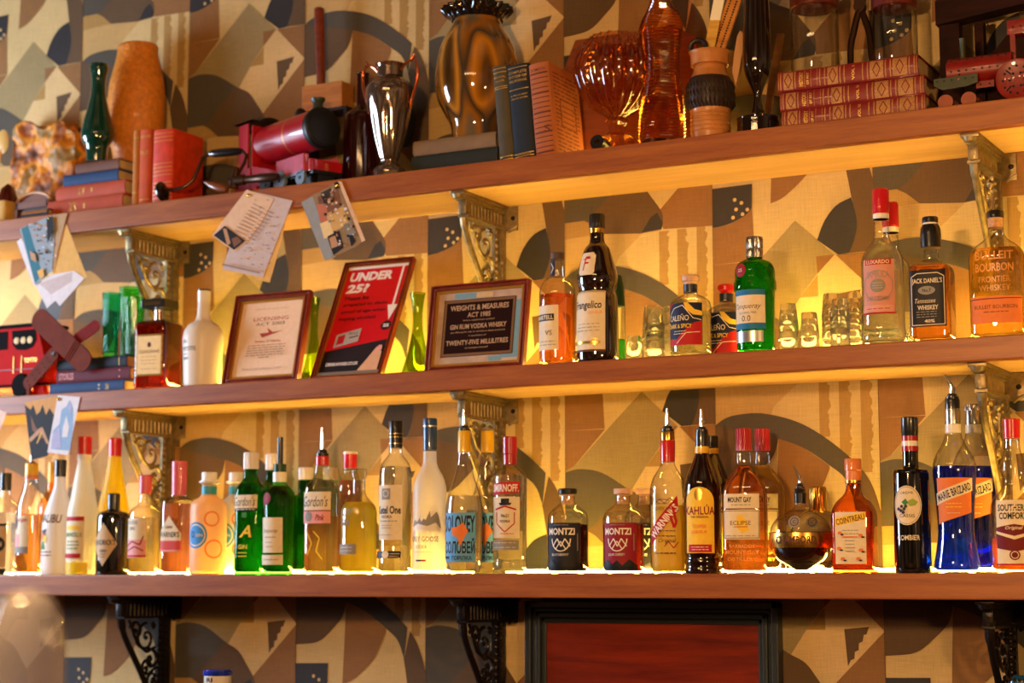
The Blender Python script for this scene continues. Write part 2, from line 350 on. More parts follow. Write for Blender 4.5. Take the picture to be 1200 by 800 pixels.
# ================================================================= BRACKETS
IRON=mat('aged_iron','94825f',rough=.45,metal=.85,bump=.3,bscale=150,var=.35,vscale=60)
IRONB=mat('black_iron','241d1a',rough=.35,metal=.6,bump=.3,bscale=150)
def bracket(X,z,label,IR):
    t=thing('shelf_bracket',label,'bracket',(X,-.003,z),0,'ornate cast iron shelf brackets')
    a=MB() # scroll plate in the y,z plane
    w=.010
    def pl(poly,half,mt=IR): a.prism([(y,zz) for y,zz in poly],-half,half,mt,tf=lambda v:Vector((v.y,v.x,v.z)))
    # top flange, stepped cornice
    f=MB(); f.box((0,-.110,-.004),(.038,.214,.008),IR,bev=.002); f.box((0,-.104,-.011),(.028,.196,.007),IR,bev=.002)
    f.lathe([(.004,-.019),(.012,-.017),(.015,-.008)],IR,seg=16,c=(0,-.212,0)); f.build('top_flange',t)
    pl([(-.200,-.014),(-.002,-.014),(-.002,-.019),(-.200,-.019)],.012)
    pl([(-.190,-.050),(-.002,-.050),(-.002,-.056),(-.190,-.056)],.013)
    for k in range(12): # flutes of the frieze
        y=-.182+k*.0155; a.tube([(0,y,-.019),(0,y,-.050)],.0048,IR,n=6)
    a.box((0,-.1,-.034),(.004,.19,.032),IR)
    a.box((0,-.185,-.034),(.022,.020,.034),IR,bev=.005)
    # curved outer stay
    st=S2([(-.186,-.056),(-.178,-.085),(-.160,-.115),(-.130,-.155),(-.098,-.20),(-.068,-.25),(-.050,-.30)],4)
    a.tube([(0,y,zz) for y,zz in st],[.010]*4+[.0075]*(len(st)-4),IR,n=8)
    # back strip with beads
    a.box((0,-.012,-.175),(.024,.018,.26),IR,bev=.003)
    a.box((0,-.034,-.175),(.008,.020,.245),IR)
    for k in range(15):
        zz=-.068-k*.0155; a.lathe([(.0008,-.0055),(.0045,-.003),(.0055,0),(.0045,.003),(.0008,.0055)],IR,seg=8,c=(0.004,-.036,zz)); a.lathe([(.0008,-.0055),(.0045,-.003),(.0055,0),(.0045,.003),(.0008,.0055)],IR,seg=8,c=(-.004,-.036,zz))
        a.tube([(.010,-.0225,zz),(.0125,-.0225,zz)],.004,IR,n=6)
    # scrolls
    def scroll(cy,cz,r0,turns,a0,sg=1,rr=.0048):
        pts=[]
        for k in range(26):
            q=k/25; r=r0*(1-q)**.8+.003; an=a0+sg*q*turns*2*PI; pts.append((0,cy+r*cos(an),cz+r*sin(an)))
        a.tube(pts,[rr*(1-.35*k/25) for k in range(26)],IR,n=6)
        a.lathe([(.0008,-.006),(.005,-.003),(.0062,0),(.005,.003),(.0008,.006)],IR,seg=8,c=(0,cy,cz))
    scroll(-.088,-.105,.034,1.3,PI*.5,1); scroll(-.128,-.088,.022,1.2,PI*.9,-1); scroll(-.068,-.160,.024,1.2,PI*.6,-1); scroll(-.086,-.180,.018,1.1,0,1)
    scroll(-.060,-.215,.019,1.2,PI*.5,1); scroll(-.056,-.250,.013,1.1,PI,-1)
    a.tube([(0,-.155,-.060),(0,-.120,-.120),(0,-.085,-.140),(0,-.052,-.13)],.004,IR,n=6); a.tube([(0,-.100,-.195),(0,-.075,-.195),(0,-.045,-.18)],.004,IR,n=6)
    # leaves
    for (y,zz,r) in ((-.06,-.075,.010),(-.14,-.072,.008),(-.075,-.135,.008),(-.05,-.2,.007)):
        a.lathe([(.001,-r),(r*.7,-r*.4),(r*.8,r*.2),(.001,r)],IR,seg=8,c=(0,y,zz))
    a.box((0,-.040,-.302),(.026,.055,.016),IR,bev=.005)
    a.build('scrollwork',t)
    p=MB(); p.box((0,-.002,-.03),(.085,.004,.058),IR,bev=.0015)
    for sx in(-1,1): p.lathe([(.0001,.0),(.006,.0005),(.005,.003),(.0001,.004)],mat('screw_dark','1c1512',rough=.4,metal=.6),seg=10,c=(sx*.031,-.004,-.03),rot=Matrix.Rotation(PI/2,3,'X'))
    p.tube([(.020,-.006,-.062),(.030,-.006,-.055),(.042,-.004,-.048)],.003,IR,n=6); p.tube([(-.020,-.006,-.062),(-.030,-.006,-.055),(-.042,-.004,-.048)],.003,IR,n=6)
    p.build('wall_plate',t)
for zi,(zz,nm) in enumerate(((ZU-.054,'top'),(ZM-.047,'middle'),(ZL-.0505,'lowest'))):
    for X,w in ((-3.06,'left'),(-2.085,'centre'),(-.91,'right')):
        bracket(X,zz-.0008,'%s ornate %s bracket below the %s shelf'%({'left':'left-hand','centre':'central','right':'right-hand'}[w],'black iron' if zi==2 else 'bronzed iron',nm),IRONB if zi==2 else IRON)
# ================================================================= FRAMED MAHOGANY PANEL under the lowest shelf
def panel():
    a=at(617,750,-.02); b=at(914,750,-.02); x0,x1=a.x,b.x; zt=at(620,703,-.02).z-.001
    t=thing('framed_panel','mahogany panel in a dark grooved frame below the lowest shelf','panel',((x0+x1)/2,-.001,zt-.75)); w=x1-x0; PB=.75-(zt-at(255,860,-.30).z)+.012
    DK=mat('dark_teal_frame','2b3236',rough=.35,coat=.3); MG=wood('red_mahogany','58150a','8a2a10',rough=.32,scale=3,stretch=(1,8,14),coat=.3)
    p=MB(); p.box((0,-.008,(PB+.73)/2),(w-.08,.012,.71-PB),MG); p.build('inset_board',t)
    f=MB(); fw=.052
    for (off,ww,dy) in ((0,.016,.030),(.016,.010,.022),(.026,.012,.027),(.038,.012,.018)):
        for sx in(-1,1): f.box((sx*(w/2-off-ww/2),-dy/2,(PB+.75)/2),(ww,dy,.75-PB-2*off),DK,bev=.003)
        f.box((0,-dy/2,.75-off-ww/2),(w-2*off,dy,ww),DK,bev=.003); f.box((0,-dy/2,PB+off+ww/2),(w-2*off,dy,ww),DK,bev=.003)
    f.build('frame',t)
panel()
# ================================================================= BOTTLES
CLEAR=glass('clear_glass',(.98,.99,.97),(.28,.25,.19),ior=2.0); CLEARG=glass('greenish_glass',(.90,.97,.90),(.30,.50,.32),ior=1.6)
GREEN=glass('green_glass',(.12,.58,.14),(.01,.16,.02)); DGREEN=glass('dark_green_glass',(.05,.25,.07),(.005,.07,.01)); AMBERG=glass('amber_glass',(.98,.62,.26),(.70,.28,.06))
BLACKG=mat('black_bottle_glass','0b0909',rough=.06,spec=.8,coat=.6)
DARKG=glass('dark_brown_glass',(.30,.09,.04),(.05,.01,.005))
def paperm(n,c,r=.6): return mat('label_'+n,c,rough=r,spec=.3,var=.05,vscale=90)
L_WHITE=paperm('white','e9dfd2'); L_CREAM=paperm('cream','e2cfae'); L_TAN=paperm('tan','c6a57a'); L_BLACK=paperm('black','131016',.5); L_RED=paperm('red','b3151c'); L_CRIM=paperm('crimson','8a1528')
L_NAVY=paperm('navy','1b1f3e'); L_BLUE=paperm('blue','3f8ccc'); L_TEAL=paperm('teal','1f6fa0'); L_ORG=paperm('orange','e07a3a'); L_YEL=paperm('yellow','f0c238'); L_GREY=paperm('grey','8d8782'); L_GOLD=mat('label_gold','caa04a',rough=.3,metal=.8)
L_PINK=paperm('pink','e39a94'); L_BROWN=paperm('brown','5b3018'); L_DRED=paperm('dark_red','6d0f14'); L_GREEN=paperm('green','3c7a35'); L_LGREEN=paperm('leaf_green','93a94b'); L_PURP=paperm('plum','3a2040'); L_SILV=mat('label_silver','b5b2ae',rough=.3,metal=.8)
C_RED=mat('cap_red','c01420',rough=.28,coat=.5); C_BLACK=mat('cap_black','141113',rough=.3,coat=.4); C_WHITE=mat('cap_white','e4dccf',rough=.35,coat=.3); C_CORK=mat('cork','c9976a',rough=.8,var=.25,vscale=200); C_WOODK=mat('wood_stopper','d7a98a',rough=.55,var=.12,vscale=80)
C_YEL=mat('cap_yellow','e0ad18',rough=.35,coat=.3); C_BLUE=mat('cap_blue','22406e',rough=.3,coat=.4); C_SILV=mat('cap_silver','c0bcb6',rough=.25,metal=1); C_PINK=mat('cap_pink','d2545c',rough=.35,coat=.3); C_ORG=mat('cap_orange','d97a3a',rough=.35,coat=.3); C_TURQ=mat('band_turquoise','2f8fa0',rough=.4); C_NAVY=mat('band_navy','1a2035',rough=.4)
C_GOLD=mat('gold_metal','d6a24a',rough=.25,metal=1); CHROME=mat('chrome','d8d4cf',rough=.12,metal=1); C_DGREEN=mat('cap_dark_green','0e3a1e',rough=.35); C_CRIM=mat('cap_crimson','a30f22',rough=.3,coat=.5)
EMB=mat('embossed_lettering','d08a3c',rough=.2,spec=.8)
LQ={}
def LIQ(n,c,ior=1.22):
    c=tuple(x**.62 for x in c)
    if n not in LQ: LQ[n]=liquid('liquid_'+n,c,ior,glow={'water':.07,'straw':.10,'pale_gold':.2,'yellow':.45,'pink_gold':.15,'pink_orange':.2}.get(n,.08 if max(c)>.5 else 0))
    return LQ[n]
def supsec(n,dr):
    def sec(a,z):
        c,s=cos(a),sin(a); k=(abs(c)**n+abs(s)**n)**(-1/n) if n!=2 else 1
        return c*k,s*k*dr
    return sec
class Bottle:
    """One bottle traced in photo pixels: profile as [(half width, row)], base first."""
    def __init__(s,name,label,cat,px,base,Y,shelfz,prof,glassm,n=2,dr=1,rot=None,smooth=3,liq=None,level=None,group=None,seg=None,wall=.0016):
        if rot is None: rot=(.20 if px>480 else .09) if shelfz<1.7 else 0
        p=at(px,base,Y); s.X=p.x; s.Y=Y; s.z0=shelfz; s.px=px; s.n=n; s.dr=dr; s.rot=rot
        s.k=depth(px,base,Y)/F
        s.q=n/(n-1)
        be=atan2(CAM[0]-s.X,-(CAM[1]-s.Y))   # camera direction seen from the bottle, 0 = straight out
        be-= rot
        fac=(abs(cos(be))**s.q+abs(dr*sin(be))**s.q)**(1/s.q)
        s.fac=fac; s.base=base; s.glassm=glassm
        s.sec=supsec(n,dr) if (n!=2 or dr!=1) else None
        s.root=thing(name,label,cat,(s.X,Y,shelfz+.0002),rot,group)
        P=[(hw*s.k/fac,s.Z(py)) for hw,py in prof]; P[0]=(P[0][0],0)
        s.raw=P
        s.P=P if smooth==0 else s.smooth(P,smooth)
        s.seg=seg or (48 if n==2 else 56)
        b=MB(); pb=s.P
        rim=[(max(pb[-1][0]-wall,.001),pb[-1][1]),(max(pb[-1][0]-wall,.001),pb[-1][1]-.004)]
        r0=pb[0][0]; foot=[(r0*.55,.0022),(r0*.86,.0004),(r0*.96,0)]
        b.lathe(foot+[(r0,.0015)]+pb[1:]+rim,glassm,seg=s.seg,sec=s.sec,capt=False)
        s.body=b.build('glass_body',s.root,sharp=50)
        if liq is not None:
            zl=s.Z(level); L=[(r0*.5,.006),(r0-wall-.002,.0065)]
            zs=[q for q in pb if .009<q[1]<zl-.001]
            L+= [(max(q[0]-wall,.0015),q[1]) for q in zs]; L.append((max(s.R(zl)-wall,.0015),zl))
            l=MB(); l.lathe(L,liq,seg=s.seg,sec=s.sec); l.build('liquid',s.root,sharp=50)
    def Z(s,py): return at(s.px,py,s.Y).z-at(s.px,s.base,s.Y).z if py<s.base else 0
    def smooth(s,P,n):
        out=[]
        for i in range(len(P)-1):
            p0=Vector(P[max(i-1,0)]);p1=Vector(P[i]);p2=Vector(P[i+1]);p3=Vector(P[min(i+2,len(P)-1)])
            d1=(p1-p0);d2=(p2-p1);d3=(p3-p2)
            m1=d1 if d1.length>1e-6 else d2; 
            for k in range(n):
                t=k/n
                # monotone-ish hermite
                def tan_(a,b):
                    if a*b<=0: return 0
                    return 2*a*b/(a+b)
                L1=max(d1.y,1e-5);L2=max(d2.y,1e-5);L3=max(d3.y,1e-5)
                s1=tan_(d1.x/L1,d2.x/L2) if i>0 else d2.x/L2; s2=tan_(d2.x/L2,d3.x/L3) if i<len(P)-2 else d2.x/L2
                h=L2; x=(2*t**3-3*t*t+1)*p1.x+(t**3-2*t*t+t)*h*s1+(-2*t**3+3*t*t)*p2.x+(t**3-t*t)*h*s2
                out.append((max(x,.0005),p1.y+t*d2.y))
        out.append(P[-1]); return out
    def R(s,z):
        P=s.P
        for i in range(len(P)-1):
            if P[i][1]<=z<=P[i+1][1] and P[i+1][1]>P[i][1]:
                t=(z-P[i][1])/(P[i+1][1]-P[i][1]); return P[i][0]+t*(P[i+1][0]-P[i][0])
        return P[-1][0] if z>P[-1][1] else P[0][0]
    def arc(s):
        # arc-length table of the front half of the unit section from centre (x=0,y=-dr) to the right
        if hasattr(s,'_a'): return s._a
        T=[];L=0;last=None
        for k in range(0,121):
            a=-PI/2+k/120*PI*.62
            x,y=(cos(a),sin(a)) if s.sec is None else s.sec(a,0)
            if last: L+=hypot(x-last[0],y-last[1])
            T.append((L,x,y)); last=(x,y)
        s._a=T; return T
    def pt(s,sl,z,off=.0005,R=None):
        """point on the bottle surface, sl metres along the section from its front centre"""
        R=R or s.R(z); T=s.arc(); q=abs(sl)/R
        lo=0
        for i in range(len(T)-1):
            if T[i+1][0]>=q: lo=i;break
        else: lo=len(T)-2
        a,b=T[lo],T[lo+1]; t=(q-a[0])/max(b[0]-a[0],1e-9); t=min(t,1.5)
        x=a[1]+t*(b[1]-a[1]); y=a[2]+t*(b[2]-a[2]); tx,ty=b[1]-a[1],b[2]-a[2]; l=hypot(tx,ty) or 1
        nx,ny=ty/l,-tx/l
        sg=1 if sl>=0 else -1
        return Vector(((x*R+nx*off)*sg,y*R+ny*off,z))
    def label(s,name='label',lab=None):
        return Lab(s,name,lab)
    def cap(s,prof,m,name='cap',sec=False,ribs=0,lab=None,solid=True):
        """prof in px [(hw,row)]"""
        b=MB(); P=[(hw*s.k/(s.fac if sec else 1),s.Z(py)) for hw,py in prof]
        f=s.sec if sec else None
        if ribs:
            f=lambda a,z:((1+.03*cos(ribs*a))*cos(a),(1+.03*cos(ribs*a))*sin(a))
        b.lathe(P,m,seg=96 if ribs else 32,sec=f)
        o=b.build(name,s.root,sharp=30)
        if lab: o['label']=lab
        return o
    def pourer(s,py0,py1,hw=8,lean=0,col=None,long=False):
        """speed pourer: collar + curved chrome spout, rows py0 (bottom) to py1 (tip)"""
        z0,z1=s.Z(py0),s.Z(py1); h=z1-z0; k=s.k; b=MB(); dk=C_BLACK
        b.lathe([(hw*k,z0),(hw*k*1.02,z0+.002),(hw*k*1.02,z0+h*.10),(hw*k*.7,z0+h*.12),(hw*k*.75,z0+h*.2),(hw*k*.35,z0+h*.26)],dk,seg=24)
        b.build('pourer_stopper',s.root)
        b=MB(); m=col or CHROME
        r=hw*k*.36
        pts=[(0,0,z0+h*.18),(0,0,z0+h*.5),(lean*.006,-.001,z0+h*.75),(lean*.012,-.003,z1)]
        b.tube(pts,[r*1.1,r,r*.8,r*.42],m,n=12)
        b.tube([(r*.9,0,z0+h*.22),(r*1.25,0,z0+h*.35),(r*1.1,0,z0+h*.5)],.0011,m,n=6)
        b.build('pourer_spout',s.root)
class Lab:
    def __init__(l,B,name,lab): l.B=B; l.mb=MB(); l.name=name; l.lab=lab; l.lv=0
    def _o(l): l.lv+=1; return .0004+l.lv*.00016
    def rect(l,u0,u1,py0,py1,m,off=None,neck=False):
        """u in half-arc units (px/k) ; rows"""
        B=l.B;z0,z1=sorted((B.Z(py0),B.Z(py1))); o=off or l._o(); N=max(4,int(abs(u1-u0)*B.k/.0025)); K=max(2,int((z1-z0)/.004)); vs=[]
        for j in range(K+1):
            z=z0+(z1-z0)*j/K
            for i in range(N+1): vs.append(B.pt((u0+(u1-u0)*i/N)*B.k,z,o))
        fs=[(j*(N+1)+i,j*(N+1)+i+1,(j+1)*(N+1)+i+1,(j+1)*(N+1)+i) for j in range(K) for i in range(N)]
        l.mb.add(vs,fs,m,True); return l
    def poly(l,pts,m,off=None):
        """pts (u px, row) polygon cut finely so that it follows the glass"""
        B=l.B;o=off or l._o(); P=[(u*B.k,B.Z(r)) for u,r in pts]
        bm=bmesh.new(); bm.faces.new([bm.verts.new((x,z,0)) for x,z in P])
        x0=min(p[0] for p in P);x1=max(p[0] for p in P);z0=min(p[1] for p in P);z1=max(p[1] for p in P)
        for i in range(1,int((x1-x0)/.003)+1): bmesh.ops.bisect_plane(bm,geom=bm.verts[:]+bm.edges[:]+bm.faces[:],plane_co=(x0+i*.003,0,0),plane_no=(1,0,0))
        for i in range(1,int((z1-z0)/.006)+1): bmesh.ops.bisect_plane(bm,geom=bm.verts[:]+bm.edges[:]+bm.faces[:],plane_co=(0,z0+i*.006,0),plane_no=(0,1,0))
        bm.verts.index_update()
        l.mb.add([B.pt(v.co.x,v.co.y,o) for v in bm.verts],[[v.index for v in f.verts] for f in bm.faces],m); bm.free(); return l
    def oval(l,u,py,ru,rp,m,n=28,off=None,a0=0,a1=2*PI): return l.poly([(u+ru*cos(a0+(a1-a0)*i/n),py-rp*sin(a0+(a1-a0)*i/n)) for i in range(n)],m,off)
    def ring(l,u,py,r,w,m,n=32,ry=None,a0=0,a1=2*PI):
        o=l._o(); B=l.B; ry=ry or r; vs=[];fs=[]
        for i in range(n+1):
            a=a0+(a1-a0)*i/n
            for q in (0,w): vs.append(B.pt((u+(r-q)*cos(a))*B.k,B.Z(py-(ry-q)*sin(a)),o))
        fs=[(2*i,2*i+1,2*i+3,2*i+2) for i in range(n)]
        l.mb.add(vs,fs,m,True); return l
    def line(l,pts,w,m):
        B=l.B;o=l._o()
        for (a,b) in zip(pts[:-1],pts[1:]):
            dx,dy=b[0]-a[0],b[1]-a[1]; L=hypot(dx,dy) or 1; nx,ny=-dy/L*w/2,dx/L*w/2
            n=max(1,int(L*B.k/.003)); vs=[]
            for i in range(n+1):
                x,y=a[0]+dx*i/n,a[1]+dy*i/n
                for sg in (1,-1): vs.append(B.pt((x+sg*nx)*B.k,B.Z(y+sg*ny),o))
            l.mb.add(vs,[(2*i,2*i+1,2*i+3,2*i+2) for i in range(n)],m)
        return l
    def text(l,st,u,py,w,h,m,ang=0,bold=.02,shear=0,space=1.0):
        B=l.B;o=l._o()
        put_text(l.mb,st,m,lambda x,z:B.pt(x,z,o),u*B.k,B.Z(py),w*B.k,h*B.k,ang,cut=.003,shear=shear,bold=bold,space=space); return l
    def small(l,u,rows,w,m,h=1.2):
        """small print: rows of fine dashes of words"""
        rnd=random.Random(int(abs(u*7+rows[0])));
        for r in rows:
            x=u-w/2+rnd.uniform(0,w*.06)
            while x<u+w/2-1:
                q=min(rnd.uniform(.08,.25)*w,u+w/2-x); l.line([(x,r),(x+q,r)],h,m); x+=q+.05*w
        return l
    def done(l):
        o=l.mb.build(l.name,l.B.root)
        if l.lab: o['label']=l.lab
        return o
FR=-.186; BK=-.060
# ---- lowest shelf, left to right
b=Bottle('gin_bottle','clear bottle with black cap and cream label cut off by the left frame edge','bottle',3,673,FR,ZL,[(17,673),(17,600),(16,592),(8,584),(6,577),(6,556)],CLEAR,liq=LIQ('water',(1,.97,.92)),level=600)
b.cap([(6.6,574),(6.8,554),(6,553.5)],C_BLACK); b.label().rect(-14,14,616,664,L_TAN).rect(-14,14,613,616,L_BLACK).oval(4,637,9,9,L_BLACK).text('GIN',4,637,10,6,L_CREAM).rect(-14,14,665,672,L_BLACK).text('1M',5,668.5,5,3,L_WHITE).done()
b=Bottle('rum_bottle','half-empty amber rum bottle with a pourer and white label, third from the left','bottle',33,673,FR,ZL,[(15.5,673),(15.5,600),(15,590),(10,575),(7.5,562),(7,545)],CLEAR,liq=LIQ('amber',(.95,.45,.10)),level=602)
b.cap([(7.6,560),(7.8,543),(7,542)],C_YEL,name='neck_band'); b.cap([(7.9,560.5),(7.9,556)],C_ORG,name='neck_band'); b.pourer(543,531,6)
b.label().rect(-13,9,604,648,L_CREAM).text('Morgan',-2,609,18,6,L_RED).oval(-10,612,4,8,L_NAVY).rect(-13,9,640,648,L_GREY).rect(-13,-3,625,640,L_PINK).done()
b=Bottle('spirit_bottle','amber bottle with a yellow neck standing behind the white coconut bottle','bottle',58,673,BK,ZL,[(16,673),(16,592),(7,575),(5,560),(5,541)],AMBERG)
b.cap([(5.3,575),(5.3,541)],C_YEL,name='neck_band')
b=Bottle('liqueur_bottle','white frosted bottle with black cap and palm tree logo','bottle',67,673,FR+.006,ZL,[(19,673),(19.5,650),(19,612),(15,594),(9.5,578),(6.5,566),(6,545)],frost('white_coated_glass',(.90,.85,.78),.4))
b.cap([(7,558),(7.2,539),(6.5,538)],C_BLACK); l=b.label('print').text('MALIBU',-1,607,31,10,L_BROWN,ang=-.05).poly([(-14,643),(-4,643),(-7,634),(-11,634)],L_GREEN).oval(-8,628,5,5.5,L_ORG).poly([(-13,622),(-3,619),(-5,627)],L_NAVY).oval(-5,631,3,4,L_YEL).small(-5,[646,650],20,L_BROWN).done()
LEMF=frost('lemon_frosted',(.88,.76,.42),.5); LEMY=frost('lemon_yellow_liquid',(.96,.74,.03),.55,clear=.1)
b=Bottle('liqueur_bottle','tall frosted pale lemon bottle with red cap and cream label','bottle',95,673,FR,ZL,[(17.5,673),(18,650),(18,600),(15,585),(11,560),(8,542),(7,534)],frost('pale_frosted',(.92,.87,.70),.45,clear=.1))
b.cap([(8.2,532),(8.4,512),(7.5,511)],C_RED); b.cap([(8.3,539),(8.3,532)],C_WHITE,name='neck_band')
b.label('yellow_base').rect(-17.9,17.9,672,658,LEMY).done()
b.label().rect(-15,13,606,655,L_CREAM).rect(-15,13,605,610,L_RED).text('LIMONCELLO',-1,626,24,5,L_GREEN).oval(-1,618,10,3,L_YEL).small(-1,[634,638,642],18,L_GREEN).rect(-12,10,648,653,L_RED).done()
b=Bottle('liqueur_bottle','bright yellow bottle with red cap standing behind the black apothecary bottle','bottle',131,673,BK-.01,ZL,[(19,673),(19,608),(17,590),(12,565),(8.5,545),(7.5,534)],LEMY)
b.cap([(7.6,534),(8,514),(7,512.6)],C_RED); b.label().rect(-14,14,610,655,L_CREAM).done()
b=Bottle('gin_bottle','squat black apothecary bottle with a cream diamond label','bottle',131,673,FR,ZL,[(19,673),(19.3,655),(19.3,608),(17,600.5),(8,597),(6.5,594),(6.5,580)],BLACKG)
b.cap([(7.2,596),(7.4,579),(6.4,577.5)],C_BLACK); b.label().poly([(-17,637),(0,612),(17,637),(0,663)],L_TAN).text("HENDRICK'S",0,635,30,6.5,L_BLACK).text('GIN',0,645,9,3.5,L_BLACK).small(0,[649,652],8,L_BLACK,.8).done()
b=Bottle('gin_bottle','clear gin bottle with pink cap and pale rose label beside the black bottle','bottle',168,673,FR,ZL,[(18,673),(18.6,655),(18.6,603),(16,596),(8,590),(6.5,580)],CLEAR,liq=LIQ('pale_gold',(.98,.88,.50)),level=606)
b.cap([(7.4,578),(7.6,557),(6.8,556)],C_PINK); b.label().rect(-17,13,607,653,L_CREAM).rect(-17,13,632,653,L_PINK).text('ROSE',-5,612,16,4,L_GREY).text('GIN',-6,619,10,4,L_GREY).line([(-15,640),(-4,634),(6,638),(10,628)],1.6,L_CRIM).line([(-15,646),(0,640),(10,645)],1.4,L_CRIM).rect(-17,13,650,652,L_RED).done()
b=Bottle('gin_bottle','rounded-square bottle of pink-orange gin with a tall pink cap','bottle',207.5,673,FR-.002,ZL,[(19,673),(19.5,660),(19.5,592),(18.5,586),(9,582),(8.5,575)],CLEAR,n=4,liq=LIQ('pink_orange',(.98,.45,.26)),level=590)
b.cap([(8.6,580),(9.2,541),(8.6,540)],C_PINK); b.label().poly([(-17,625),(-2,604.5),(14,625),(14,633),(-17,633)],L_CREAM).text("WARNER'S",-2,626,28,6.5,L_BLACK).text('Lane',-2,617,10,4,L_BROWN,shear=.3).rect(-17,14,633,646,L_PINK).rect(-17,14,633.5,644,paperm('coral','cf4a44')).done()
MALF=frost('orange_frosted_glass',(.97,.66,.36),.55,clear=.15)
def malfy(px,Y,label,full=True,m=MALF):
    b=Bottle('gin_bottle',label,'bottle',px,673,Y,ZL,[(20,673),(21.3,662),(21.5,600),(20.5,590),(12,583),(8.5,578),(8.5,568)],m)
    b.cap([(9,567),(12,565),(12,563.5),(9,562.5),(9.3,554),(8.8,553)],C_WHITE); b.cap([(8.8,580),(8.9,569.5)],C_TURQ,name='neck_band')
    l=b.label().oval(-4,627,15,15.5,L_BLUE).ring(-4,627,13,1.5,L_CREAM).text('GIN',1,627,9,3.5,L_CREAM).text('O',-8,626,5,8,L_NAVY)
    l.ring(16,608,9,1.8,L_ORG).ring(19,643,11,2,L_ORG).done()
malfy(243,FR,'frosted orange gin bottle with a blue disc label and white stopper')
malfy(275,BK,'paler frosted bottle with turquoise neck band behind the orange one, beside green gin',m=frost('pale_orange_frosted',(.92,.80,.56),.55))
GGRN=LIQ('green',(.08,.55,.10))
def gordon(px,Y,label,liqm,gm,capc,levelpy,w=1,capy=(549,529.5)):
    d=capy[1]-529.5
    b=Bottle('gin_bottle',label,'bottle',px,672.5,Y,ZL,[(17.5*w,672),(18*w,662),(18*w,580+d*.3),(17*w,572+d*.5),(9,560+d),(8,552+d),(8,540+d)],gm,n=3.2,dr=.8,liq=liqm,level=levelpy)
    b.cap([(8.6,capy[0]),(8.8,capy[1]+1),(8.2,capy[1])],capc,ribs=24)
    return b
b=gordon(292,FR,'green gin bottle with white cap, cream top band and yellow figure, left of two',GGRN,GREEN,C_WHITE,566)
b.label().rect(-17,16,579.5,595,L_CREAM).text("Gordon's",-1,587,29,11,L_BLACK,shear=.3,bold=.0).rect(-17,16,595,598,L_BLACK).small(0,[596.5],26,L_WHITE,.8).text('A',2,622,16,14,L_YEL,shear=.3).text('GIN',-1,640,12,5,L_YEL).small(-1,[647,651],12,L_YEL).line([(-14,610),(-10,625),(-13,650)],1,L_GREEN).poly([(-2,600),(4,600),(4,606),(-2,606)],L_GREEN).done()
b=gordon(318,BK,'green gin bottle with white cap standing behind the pair of green gins',None,GREEN,C_WHITE,566,capy=(550,531))
b=Bottle('gin_bottle','green cocktail-shaker shaped gin bottle with long black pourer and red seal','bottle',326,672.5,FR,ZL,[(16.5,672),(17.5,660),(19,575+25),(19.3,590),(18,578),(13,570),(8.5,566),(7.5,560),(7.5,553)],GREEN,liq=GGRN,level=580)
b.cap([(8,568),(8.2,553),(7.6,552.5)],C_WHITE,name='collar'); b.cap([(7.4,552.5),(7.6,543.5),(7,543)],C_DGREEN,name='pourer_stopper'); b.cap([(3.6,543),(3.5,512),(3,511.5)],C_BLACK,name='pourer_spout',lab='long black plastic spout')
b.label('seal').oval(-8,584,7,7.3,L_CRIM).ring(-8,584,5.4,.7,L_DRED).done()
b.label().rect(-17,14,606,647,L_CREAM).text('Tanqueray',-2,622,22,6,L_BROWN,shear=.4,bold=0).small(-2,[629],16,L_GREY).small(-2,[635,640],10,L_GREY,.8).rect(-17,14,649.5,661,L_CREAM).small(-1,[655],20,L_GREY).done()
b=gordon(357,BK,'green bottle half hidden between the green shaker gin and the pink gin',None,GREEN,C_WHITE,566,w=.88,capy=(561,547))
b=gordon(386,-.036,'bottle with ribbed white cap half hidden behind the pink gin with a pourer',None,CLEARG,C_WHITE,566,w=.62,capy=(561,547))
b=Bottle('gin_bottle','clear gin bottle with pink liquid, chrome pourer and red collar','bottle',376,672.5,FR,ZL,[(19.5,672),(20.5,662),(20.5,578),(19.5,570),(10,558),(8,548),(7.5,540)],CLEAR,n=3.2,dr=.8,liq=LIQ('pink_gold',(.98,.55,.25)),level=604)
b.cap([(8,545),(8.2,535),(7.6,534)],C_RED,name='collar'); b.pourer(534,500,7.4)
b.label().rect(-19,19,576,597.5,L_CREAM).text("Gordon's",-1,587,33,13,L_BLACK,shear=.3,bold=0).rect(-19,19,598,613,L_PINK).rect(-19,19,597.5,598.8,L_CRIM).oval(-9,605,5,6,L_GREY).text('Pink',6,606,12,7,L_CRIM,shear=.3).line([(-2,622),(6,630),(2,645),(10,655)],1.2,L_YEL).line([(-12,620),(-4,636),(-10,650)],1.2,L_YEL).done()
b=Bottle('gin_bottle','orange-tinted bottle with red and white cap at the back, beside the yellow gin','bottle',409,672.5,-.070,ZL,[(14,672),(14.5,655),(14.5,575),(12.5,564),(8.5,553),(8,548)],CLEAR,liq=LIQ('pink_orange',(.98,.45,.26)),level=562)
b.cap([(8.4,548),(8.6,532),(8.6,531.5)],C_RED); b.cap([(8.7,531.5),(8.7,529),(8,528.5)],C_WHITE,name='cap_rim')
b=Bottle('gin_bottle','squat clear bottle of yellow gin with glass stopper','bottle',419.5,672.5,FR,ZL,[(20,672),(21.5,664),(21.5,600),(20,593),(12,584),(8,577),(7.5,562)],CLEAR,liq=LIQ('yellow',(1,.80,.07)),level=588)
b.cap([(7,570),(7,560),(9.3,559),(9.3,550),(8.6,549)],glass('stopper_glass',(.95,.95,.9),(.6,.6,.5)),name='stopper')
b.label('print').text('SLOT',-6,600,19,9,L_GREY).text('GIN',-8,612,14,8,L_GREY).rect(-20,8,637,649,L_GREY).small(-6,[641,645],22,L_CREAM,.8).done()
